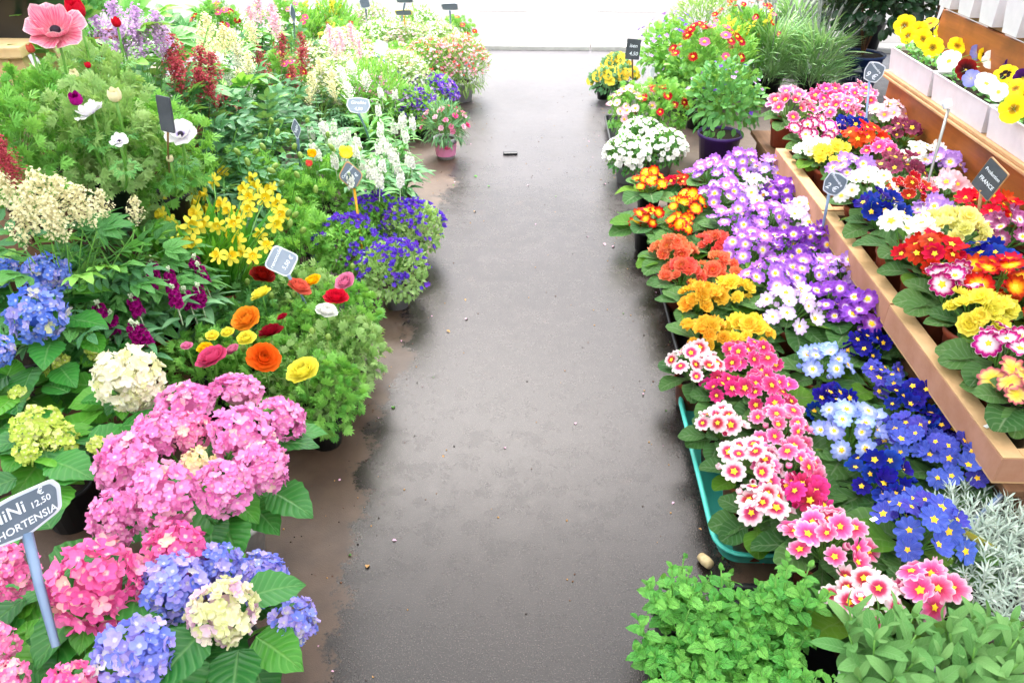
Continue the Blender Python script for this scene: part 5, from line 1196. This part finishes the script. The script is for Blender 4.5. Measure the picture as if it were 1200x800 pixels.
astilbe('lavender pink astilbe at the top behind the red anemone', 150, 78, 0, .7, 'mauvepink', [(130, 0, .98, .18), (150, 5, .96, .18), (170, 12, .94, .18), (160, 30, .9, .16), (118, 12, .94, .16), (180, 28, .88, .16), (140, 30, .88, .15), (128, 52, .8, .12)], seed=5, nleaf=60, rx=.24, L=.19)
astilbe('cream astilbe behind the dusky red one at the top', 262, 62, 0, .5, 'cream', [(240, 15, .76, .17), (255, 30, .74, .16), (275, 35, .72, .16), (248, 48, .68, .15), (285, 60, .64, .14), (230, 30, .74, .16), (278, 80, .58, .12), (295, 25, .72, .15)], seed=6, nleaf=50, rx=.24, L=.18)
astilbe('cream astilbe low in front of the narrow red plumes', 372, 110, .0, .3, 'cream', [(375, 68, .44, .14), (385, 80, .42, .13), (365, 85, .42, .13), (392, 95, .38, .12), (360, 100, .38, .12)], seed=7, nleaf=36, rx=.15)
astilbe('pink astilbe at the top edge left of the dark tag', 305, 25, 0, .5, 'palepink', [(300, -10, .8, .18), (312, 2, .78, .17), (320, 15, .74, .15), (290, 5, .78, .16)], seed=8, nleaf=40, rx=.2, L=.18)
astilbe('pale pink astilbe among the white airy mounds near the road', 395, 60, 0, .36, 'palepink', [(385, 30, .56, .15), (400, 36, .54, .15), (412, 28, .56, .15), (392, 48, .5, .14), (420, 45, .5, .13)], seed=9, nleaf=26, rx=.14)
astilbe('white astilbe rising between the two dusky red ones', 275, 95, 0, .42, 'white', [(262, 62, .64, .16), (272, 50, .66, .16), (284, 70, .6, .15), (268, 82, .58, .14), (290, 92, .54, .12)], seed=10, nleaf=26, rx=.15)
astilbe('cream white astilbe beside the heather behind the stocks', 415, 100, 0, .32, 'white', [(402, 78, .46, .13), (415, 70, .47, .14), (426, 84, .44, .12), (408, 95, .42, .12)], seed=11, nleaf=22, rx=.13)
astilbe('dusky red astilbe with short plumes in front of the big red one', 255, 128, 0, .45, 'astred', [(246, 98, .62, .13), (262, 105, .6, .13), (254, 112, .58, .12), (275, 118, .54, .11)], seed=12, nleaf=22, rx=.14)
# leafy plants without flowers
def leafy_plant(label, px, py, zb, zc, mesh, n, rx, L, seed, pot=('pot_black', .07, .12), name='leafy_potted_plant'):
    rg = random.Random(seed); p = at(px, py, zb+zc); t = thing(name, label, 'potted plant', (p.x, p.y, zb), 0, 1, 'leafy plants on the left'); add_pot(t, pot[1], pot[2], pot[0])
    leafy(t, mesh, n, zc*.6, rx, zc*.45, L, rg, low=-.7, inner=.4, up=.2)
    for j in range(5):
        a = j*1.26; stem_part(t, bez((0, 0, pot[2]-.02), (math.cos(a)*.02, math.sin(a)*.02, zc*.7), (math.cos(a)*rx*.5, math.sin(a)*rx*.5, zc), 5), .003)
    return t
leafy_plant('hand-leaved green plant right of the cream astilbe', 128, 285, .146, .36, PALM, 70, .2, .15, 11)
leafy_plant('hand-leaved green plant between the blue hydrangea and the stocks', 95, 320, .146, .3, PALM, 60, .16, .13, 12)
leafy_plant('hand-leaved green plant with fresh leaves left of the daffodils', 150, 276, .146, .34, [PALM, PALM_L], 54, .14, .14, 13)
leafy_plant('dark astilbe foliage below the dusky red plumes', 245, 150, 0, .48, PINN, 80, .24, .18, 14)
leafy_plant('dark astilbe foliage behind the poppy buds', 305, 138, 0, .43, PINN, 70, .22, .17, 15)
leafy_plant('dark leafy plant in front of the lavender pink astilbe', 190, 100, 0, .68, [PINN, PALM], 74, .26, .18, 16)
leafy_plant('dark leafy plant right of the white anemone', 222, 190, .146, .34, PINN, 60, .2, .17, 17)
leafy_plant('dark green leafy plant at the top right of the lavender plumes', 205, 30, 0, .75, PALM, 70, .32, .2, 18)
leafy_plant('big-leaved green plant at the top edge behind the red anemone', 105, 2, 0, .95, [PALM, PALM_L], 70, .34, .24, 19)
leafy_plant('bright green leafy plant behind the cream plumes at the top', 262, 15, 0, .6, [PALM, PALM_L], 60, .3, .2, 20)
leafy_plant('green leafy plant between the two dusky red astilbes', 268, 100, 0, .5, [PALM_L, PINN], 60, .24, .17, 21)
leafy_plant('low green leafy plant behind the daffodils', 255, 192, .0, .36, [PALM_L, PALM], 60, .2, .14, 22)
leafy_plant('green leafy plant behind the narrow red plumes', 330, 60, 0, .4, PINN, 50, .24, .17, 23)
# --- anemones
AF = [foliage(DIV, 330, .15, .14, .06, 391+i, m_, up=.35, low=-.9) for i, m_ in enumerate(('fine_leaf', 'fine_leaf_lime'))]
ANT = flowerT(5, 1, .72, .6, .0, .25, .09, layers=((1, -.1), (.92, .4)), nu=7, nv=6, seed=71, r0=.06, droop=.25); CLO = flowerT(4, 1, .9, 1.15, .0, .25, .05, layers=((1, 0), (.85, .15)), nu=5, nv=5, seed=72)
aeye = mesh1('flower_eye', ballT(1, 10, 5, 1, .8), M['eye_dark']); ruff = mesh1('leaf_ruff', comp([(DIV5, Matrix.Rotation(k*1.05, 4, 'Z') @ Matrix.Rotation(-.1, 4, 'X')) for k in range(6)]), M['fine_leaf_deep'])
def anemone(label, px, py, zb, fls, seed, fol=0, zc=.25):
    t = mound('anemone', label, 'anemone', px, py, zb, zc, .15, .13, AF[fol], None, ('pot_black', .06, .1), 'potted anemones', rz_=0.0); O = t.location; rg = random.Random(seed)
    for (x, y, z, r, col, op, nr) in fls:
        q = at(x, y, z); c = q-O; R_ = r/F_PX*depth(q); n = Vector(nr).normalized(); mm = M['anem_'+col] if 'anem_'+col in M else M['f_'+col]
        f = obj('flower', mesh1('flower', ANT if op else CLO, mm), t, ori(c, n, rg.uniform(0, 6), R_*(1 if op else 1.25)))
        if op: obj('flower_eye', aeye, f, Matrix.Translation((0, 0, .1)) @ Matrix.Scale(.17, 4))
        b = c-n*R_*.05; foot = Vector((c.x*.35, c.y*.35, .12)); stem_part(t, bez(foot, (c.x*.95, c.y*.95, c.z*.55), b, 6), .0042)
        k = .72; rp = foot.lerp(b, k); rp = Vector(((1-k)**2*foot.x+2*k*(1-k)*c.x*.95+k*k*b.x, (1-k)**2*foot.y+2*k*(1-k)*c.y*.95+k*k*b.y, (1-k)**2*foot.z+2*k*(1-k)*c.z*.55+k*k*b.z))
        obj('leaf_ruff', ruff, t, ori(rp, b-rp, rg.uniform(0, 6), .05))
anemone('anemone with one big wide-open pink and white flower at the top corner', 52, 142, .496, [(66, 38, 1.0, 36, 'pink', True, (.2, -.5, .85)), (38, 62, .95, 8, 'coral', False, (0, -.2, 1)), (88, 92, .9, 9, 'cream', False, (.2, -.3, 1))], 1)
anemone('anemone with a red flower behind the big pink one', 110, 112, .496, [(92, 22, 1.0, 19, 'red', False, (.1, -.3, 1)), (104, 80, .9, 6, 'red', False, (0, 0, 1)), (138, 32, .96, 9, 'red', False, (0, -.1, 1))], 2, 1)
anemone('anemone with violet and white flowers in the middle of the anemones', 118, 160, .496, [(92, 121, .88, 13, 'magenta', False, (.1, -.5, .8)), (108, 133, .86, 19, 'white', True, (-.4, -.2, .9)), (136, 119, .88, 13, 'cream', False, (.1, -.2, 1)), (140, 166, .82, 11, 'white', True, (.1, -.4, .8))], 3, 1)
anemone('anemone with a white purple-eyed flower under the dark sign back', 185, 175, .40, [(212, 158, .76, 20, 'white', True, (.1, -.5, .8)), (200, 190, .68, 7, 'cream', False, (0, 0, 1))], 4)
anemone('anemone in leaf at the picture edge behind the cream astilbe', 12, 178, .496, [], 5)
anemone('anemone in leaf between the daffodils and the white anemone', 165, 205, .30, [], 6, 1)
# --- tubs behind
p = at(18, 40, .88); tr = thing('black_trough', 'black plastic trough with green plants standing on the pine bench', 'planter', (p.x-.35, p.y+.13, .8605), 0, 1)
obj('trough', mesh1('trough', rtrayT(.9, .24, .16, .04), M['black_plastic']), tr); obj('foliage', foliage(OVAL, 700, .42, .2, .06, 395, 'fine_leaf_deep', ry=.14, low=0), tr, Matrix.Translation((0, 0, .14)), kind='stuff')
p = at(118, 92, .45); t = thing('terracotta_pot_plant', 'orange terracotta pot behind the anemone stems', 'flower pot', (p.x, p.y+.1, .45), 0, 1)
add_pot(t, .11, .2, 'pot_terra'); obj('foliage', foliage(OVAL, 300, .14, .14, .05, 396, 'fine_leaf_deep'), t, Matrix.Translation((0, 0, .3)), kind='stuff')
pd = thing('stone_block', 'rough grey-brown stone block behind the anemones', 'stone block', (p.x-.25, p.y+.12, 0)); M['stone_rough'] = mplain('stone_rough', '7c7468', .95, c2='948a7c', nsc=18, bumpsc=40, bumps=.8)
obj('block', bevbox('block', (-.32, .45, -.15, .2, 0, .448), M['stone_rough'], .02, 3), pd)
# ------------------------------------------------------------------ price signs
def textmesh(cu, mat):
    cu.resolution_u = 3; o = bpy.data.objects.new('lettering', cu); me = bpy.data.meshes.new_from_object(o); bpy.data.objects.remove(o); bpy.data.curves.remove(cu)
    me.name = 'lettering'; me.materials.clear(); me.materials.append(M[mat]); return me
def roundpoly(pts, r=.2, n=4):
    """round the corners of a convex polygon"""
    o = []; m = len(pts)
    for i in range(m):
        a, b, c = Vector(pts[i-1]), Vector(pts[i]), Vector(pts[(i+1) % m]); p0 = b.lerp(a, r); p2 = b.lerp(c, r)
        for k in range(n+1): t = k/n; o.append(p0*(1-t)**2+b*(2*t*(1-t))+p2*t*t)
    return o
def plateT(pts, y0, y1):
    n = len(pts); V = [(p[0], y0, p[1]) for p in pts]+[(p[0], y1, p[1]) for p in pts]+[(0, y0, 0), (0, y1, 0)]; F = []
    for i in range(n): j = (i+1) % n; F += [(i, j, n+j, n+i), (j, i, 2*n), (n+i, n+j, 2*n+1)]
    return arrT(V, F)
SHAPES = {'shield': [(-.5, -.02), (-.34, -.36), (0, -.42), (.34, -.36), (.5, -.02), (.44, .36), (0, .44), (-.44, .36)], 'diamond': [(-.5, .05), (-.02, -.5), (.5, -.05), (.02, .5)], 'bowl': [(-.5, .18), (-.4, -.3), (0, -.44), (.4, -.3), (.5, .18), (.46, .36), (0, .44), (-.46, .36)], 'lens': [(-.3, .02), (0, -.5), (.3, -.02), (0, .5)], 'rect': [(-.5, -.5), (.5, -.5), (.5, .5), (-.5, .5)], 'tag': [(-.5, .3), (-.42, -.3), (.5, -.34), (.44, .34)]}
def sign(label, pc, zc, w, h, pf, zf, shape, lines=(), board='slate', frame='sign_frame', stake='stake_grey', yaw=0., tilt=0., roll=0., sr=.0055, cat='price sign', rect=False):
    """pc/pf: photo position of plate centre and stake foot"""
    c = at(pc[0], pc[1], zc); f = at(pf[0], pf[1], zf); t = thing('price_sign', label, cat, f[:])
    view = Vector((-c.x, -c.y, (CAM_H-c.z))); az = math.atan2(view.y, view.x)+yaw; fr = Vector((math.cos(az), math.sin(az), 0)); fr = (fr*math.cos(tilt)+Vector((0, 0, 1))*math.sin(tilt)).normalized()
    z = Vector((0, 0, 1)); x = z.cross(fr)*1; x.normalize(); zz = fr.cross(x)
    B = Matrix((x, -fr, zz)).transposed().to_4x4(); B = Matrix.Translation(c-f) @ B @ Matrix.Rotation(roll, 4, 'Y')
    pts = roundpoly(SHAPES[shape], .06 if shape in ('rect',) else .22)
    S1 = [(p[0]*w, p[1]*h) for p in pts]; k = .90 if shape != 'rect' else .965; S2 = [(p[0]*w*k, p[1]*h*(k-.02)) for p in pts]
    fo = obj('frame', mesh1('frame', plateT(S1, -.0025, .0025), M[frame], False), t, B)
    bo = obj('board', mesh1('board', plateT(S2, -.0038, .001), M[board], False), t, B)
    bot = B @ Vector((0, .0, -h*.40)); top = bot
    st_ = obj('stake', mesh1('stake', tubeT([(0, 0, -.02), top*.5, top], [sr*.8, sr, sr*1.1], 6), M[stake]), t)
    for (s, x_, z_, sz, rot) in lines:
        cu = bpy.data.curves.new('lettering', 'FONT'); cu.body = s; cu.size = sz; cu.align_x = 'CENTER'; cu.align_y = 'CENTER'; cu.shear = .15; cu.extrude = .0002; cu.offset = sz*.012
        obj('lettering', textmesh(cu, 'chalk'), t, B @ Matrix.Translation((x_, -.0043, z_)) @ Matrix.Rotation(rot, 4, 'Y') @ Matrix.Rotation(PI/2, 4, 'X'))
    return t
# x = cross(z, fr): plate +X points to the viewer's right
sign('large grey price sign lettered MINI HORTENSIA on a grey stake', (20, 606), .58, .15, .082, (61, 748), .44, 'bowl', [('MiNi', -.012, .012, .028, 0), ('12,50', .038, .006, .0145, 0), ('€', .045, .021, .015, 0), ('HORTENSIA', .008, -.015, .0172, 0)], yaw=.1, tilt=.35, roll=-.04, sr=.0078)
sign('pale grey diamond price sign for the ranunculus on a slanting stake', (330, 306), .42, .112, .112, (372, 378), .2, 'diamond', [('renoncule', -.012, .014, .016, -.75), ('5,50 €', .014, -.012, .018, -.6)], board='slate_pale', tilt=.6, roll=-.25, sr=.0055)
sign('slate diamond price sign on a bright yellow stake among the campanulas', (411, 206), .40, .10, .125, (424, 288), .14, 'diamond', [('Campanule', -.008, .016, .014, -.6), ('6,50 €', .004, -.014, .02, -.6)], stake='stake_yellow', frame='stick_wood', tilt=.4, roll=-.15, sr=.005)
sign('narrow slate sign seen edge on among the dark foliage', (347, 151), .50, .07, .09, (352, 195), .3, 'lens', [('lupin', 0, .0, .016, -1.2)], tilt=.3)
sign('pale shield price sign above the white stocks', (420, 124), .50, .105, .085, (433, 160), .3, 'shield', [('Giroflée', 0, .012, .02, 0), ('4,50', 0, -.016, .02, 0)], board='slate_pale', tilt=.6, roll=.1)
sign('dark square sign turned away beside the white anemone', (194, 134), .9, .05, .09, (197, 200), .6, 'rect', [], board='slate_dark', frame='slate_dark', stake='stick_wood', yaw=2.2, tilt=-.1, sr=.003)
sign('grey-green tag on a thin stake by the road, first of the far tags', (427, 4), .62, .1, .09, (430, 34), .3, 'tag', [], board='slate', yaw=.9, tilt=.2)
sign('grey tag half cut by the top edge, middle of the far tags', (474, 0), .60, .12, .06, (467, 42), .25, 'tag', [], tilt=-.3)
sign('yellow-rimmed tag on a yellow stake in the far left group', (473, 15), .50, .12, .055, (478, 55), .2, 'tag', [], frame='label_card_top', stake='stake_yellow', tilt=-.2, sr=.004)
sign('grey tag on a stake over the red flowers at the far aisle end', (527, 8), .55, .12, .07, (529, 42), .22, 'tag', [], tilt=-.2)
sign('small grey tag at the top left of the far tags', (343, 16), .75, .06, .1, (345, 40), .5, 'lens', [], yaw=.6)
sign('pale tag on a leaning stake crossing the airy mounds', (446, 56), .46, .08, .12, (500, 112), .18, 'tag', [], board='sign_frame', tilt=.3, roll=.5)
# right
sign('small grey shield price sign standing among the far pink primroses', (1024, 85), .60, .085, .105, (1013, 168), .32, 'shield', [('Primevère', 0, .02, .015, .5), ('9 €', -.004, -.016, .034, .1)], tilt=.2, roll=.22, sr=.0055)
sign('grey shield price sign leaning over the cardboard tray edge', (978, 216), .42, .08, .10, (962, 280), .2, 'shield', [('Primevère', 0, .018, .014, .5), ('2 €', -.004, -.014, .03, .1)], tilt=.2, roll=.28, sr=.0055)
sign('slate board with wooden rim on a stick reading Production FRANCE', (1160, 210), .52, .10, .115, (1144, 268), .33, 'rect', [('Production', 0, .02, .017, 0), ('FRANCE', 0, -.015, .02, 0)], board='slate_dark', frame='stick_wood', stake='stick_wood', yaw=-.75, tilt=.1, roll=.3, sr=.006)
sign('steel price stake with its pale tag seen from the side', (1110, 122), .66, .085, .05, (1080, 240), .33, 'tag', [], board='sign_frame', stake='stake_steel', yaw=1.25, tilt=.5, sr=.006)
sign('small black price board among the leafy bushes', (742, 58), .42, .085, .115, (742, 100), .12, 'rect', [('isen', 0, .02, .03, 0), ('4,50', .005, -.025, .03, 0)], board='slate_dark', frame='slate_dark', stake='stick_wood', tilt=.1, roll=.05)
sign('pale tag leaning on a thin stake above the pale pink daisies', (764, 86), .34, .05, .11, (752, 135), .12, 'tag', [], board='sign_frame', yaw=1.1, tilt=.2, roll=.4, sr=.004)
# blue-grey stake at the right edge with ivory fluted cups behind it
a_, b_ = at(1146, 606, .14), at(1216, 538, .22)
t = thing('leaning_stake', 'blue-grey plastic stake leaning out of the silver foliage', 'stake', a_[:]); d_ = b_-a_
obj('shaft', mesh1('shaft', tubeT([-d_*.1, d_*.5, d_*1.3], .0075, 4), M['stake_grey']), t); obj('rib', mesh1('rib', tubeT([Vector((0, -.006, .006))-d_*.1, Vector((0, -.006, .006))+d_*1.25], .0025, 4), M['sign_frame']), t)
cupm = mesh1('cup', latheT([(.001, 0), (.05, .0), (.07, .03), (.066, .034), (.048, .006), (.001, .006)], 32, lambda k, i: .05*math.cos(k*PI/2) if i in (2, 3) else 0), M['ivory'])
for i, (px, py, z) in enumerate([(1200, 545, .16), (1214, 590, .12)]):
    q = at(px, py, z); thing('fluted_saucer', ('ivory fluted saucer leaning below the cardboard tray corner', 'lower ivory fluted saucer at the picture edge')[i], 'saucer', q[:], mesh=cupm, group='ivory saucers').rotation_euler = (.5, -.3, 0)
# plant card behind the royal blue primrose
q = at(1126, 640, .13); t = thing('plant_card', 'green and yellow printed plant card stuck beside the royal blue primrose', 'plant label', (q.x, q.y, 0)); cm = Matrix.Translation((0, 0, .13)) @ Matrix.Rotation(-.35, 4, 'Z') @ Matrix.Rotation(.25, 4, 'X') @ Matrix.Rotation(.45, 4, 'Y')
obj('card', mesh1('card', boxT(-.045, .045, -.0006, .0006, -.06, .06), M['label_card'], False), t, cm); obj('yellow_strip', mesh1('yellow_strip', boxT(-.044, .044, -.0014, -.0008, .038, .059), M['label_card_top'], False), t, cm); obj('stalk', mesh1('stalk', tubeT([(0, 0, 0), (0, 0, .1)], .003, 4), M['label_card']), t)
# little white price stickers
for i, (px, py, z, lb) in enumerate([(1157, 499, .287, 'small white price sticker on the cardboard rim'), (1024, 608, .215, 'small white barcode tag between the pink and royal blue primroses'), (904, 394, .15, 'small white tag on a round leaf below the lilac primrose')]):
    q = at(px, py, z); o = thing('price_sticker', lb, 'price tag', q[:], .5, mesh=bevbox('price_sticker', (-.009, .009, -.005, .005, -.0004, .0006), M['paper'], .0003), group='little white price tags')
# pot lettering
cu = bpy.data.curves.new('lettering', 'FONT'); cu.body = 'Hortinno'; cu.size = .062; cu.align_x = 'CENTER'; cu.extrude = .0003; M['pot_print'] = mplain('pot_print', '6c7484', .6); 
lv = Vector((-sb.location.x, -sb.location.y, 0)).normalized(); obj('lettering', textmesh(cu, 'pot_print'), sb, Matrix.Translation(lv*.1385+Vector((0, 0, .11))) @ Matrix.Rotation(math.atan2(lv.y, lv.x)+PI/2, 4, 'Z') @ Matrix.Rotation(PI/2-.14, 4, 'X'))
obj('printed_triangle', mesh1('printed_triangle', arrT([(-.03, 0, 0), (.03, 0, 0), (0, 0, .045)], [(0, 1, 2)]), M['pot_print'], False), sb, Matrix.Translation(lv*.1425+Vector((0, 0, .168))) @ Matrix.Rotation(math.atan2(lv.y, lv.x)+PI/2, 4, 'Z') @ Matrix.Rotation(-.13, 4, 'X'))
# ------------------------------------------------------------------ litter on the aisle floor
rl = random.Random(5); M['litter_pink'] = mplain('litter_petal', 'd8a8c0', .6); M['litter_tan'] = mplain('litter_leaf', 'b48a54', .7); M['litter_red'] = mplain('litter_red', 'c01c2c', .6); M['litter_cork'] = mplain('litter_cork', 'd8c49a', .8, c2='c0a878', nsc=60)
pet = leafT(1, .6, p_ovate, 4, 4, .4, .9); pm_ = {k: mesh1('fallen_petal', pet, M[k]) for k in ('litter_pink', 'litter_tan', 'litter_red', 'mint_leaf')}
for (px, py, k, s, lb) in [(513, 275, 'litter_tan', .03, 'pale dried leaf on the floor beside the purple campanulas'), (555, 206, 'mint_leaf', .03, 'green leaf scrap on the floor below the dianthus pot'), (571, 218, 'mint_leaf', .02, 'smaller green leaf scrap on the floor below the dianthus pot'), (545, 374, 'litter_pink', .018, 'pinkish petal on the grey floor, mid aisle'), (523, 387, 'litter_tan', .02, 'round pale spot of a petal on the floor, mid aisle'), (555, 248, 'litter_tan', .018, 'tan leaf scrap on the floor, far aisle'), (461, 478, 'mint_leaf', .022, 'green leaf scrap on the brown edge of the aisle'), (421, 461, 'mint_leaf', .02, 'green sliver on the soil by the black tray'), (433, 436, 'litter_pink', .012, 'dark pink petal on the soil by the black tray'), (707, 285, 'litter_pink', .02, 'lilac petal beside the black potted flame primrose'), (717, 289, 'litter_pink', .022, 'second lilac petal beside the flame primrose'), (710, 216, 'litter_pink', .02, 'lilac petal on the floor below the white bellflowers'), (893, 652, 'litter_red', .03, 'crumpled red petal on the floor in front of the turquoise tray'), (898, 655, 'litter_red', .024, 'second red petal in front of the turquoise tray'), (802, 647, 'mint_leaf', .022, 'yellow-green leaf scrap near the cork piece'), (545, 350, 'litter_tan', .012, 'tiny tan scrap in the middle of the floor'), (430, 665, 'litter_tan', .02, 'flat tan crust on the floor near the lilac-blue hydrangea'), (412, 650, 'mint_leaf', .012, 'tiny green scrap on the floor near the lilac-blue hydrangea')]:
    q = at(px, py, .004); o = thing('fallen_petal', lb, 'petal', q[:], rl.uniform(0, 6), s, 'litter on the aisle floor', mesh=pm_[k])
q = at(827, 655, .02); thing('cork_piece', 'pale stub of cork lying behind the mint', 'cork', (q.x, q.y, .015), .4, mesh=mesh1('cork_piece', xf(latheT([(.001, -.019), (.0115, -.019), (.014, 0), (.012, .019), (.001, .02)], 12), Matrix.Rotation(1.3, 4, 'X')), M['litter_cork']))
q = at(598, 181, 0); o = thing('rubber_scrap', 'small black rubber scrap lying in the middle of the far aisle', 'scrap', (q.x, q.y, .001), .1, mesh=bevbox('rubber_scrap', (-.04, .04, -.016, .016, 0, .012), M['black_plastic'], .004))
# scattered crumbs of soil and leaf, too many to count
g = G(); rc = random.Random(8); cr = ballT(1, 5, 3, 1, .6)
for i in range(420):
    y = rc.uniform(.75, 5.5); x = rc.choice((-.56, -.53, -.5, .44, .47))+rc.gauss(0, .09) if rc.random() < .7 else rc.uniform(-.5, .42)
    g.add(cr, ori((x, y, .001), (0, 0, 1), rc.uniform(0, 6), rc.uniform(.0012, .0035)), rc.random(), rc.randrange(3))
for i in range(90):
    y = rc.uniform(.8, 5.5); x = rc.choice((-.55, -.5, .42, .45))+rc.gauss(0, .07) if rc.random() < .75 else rc.uniform(-.45, .38)
    g.add(pet, ori((x, y, .002), (rc.uniform(-.3, .3), rc.uniform(-.3, .3), 1), rc.uniform(0, 6), rc.uniform(.006, .014)), rc.random(), 3+rc.randrange(4))
o = obj('crumbs', g.mesh('crumbs', [M['soil'], M['litter_tan'], M['stem_dark'], M['litter_pink'], M['litter_tan'], M['mint_leaf'], M['litter_pink']]), kind='stuff'); o['label'] = 'scattered crumbs of soil and leaf along the aisle floor'; o['category'] = 'crumbs'
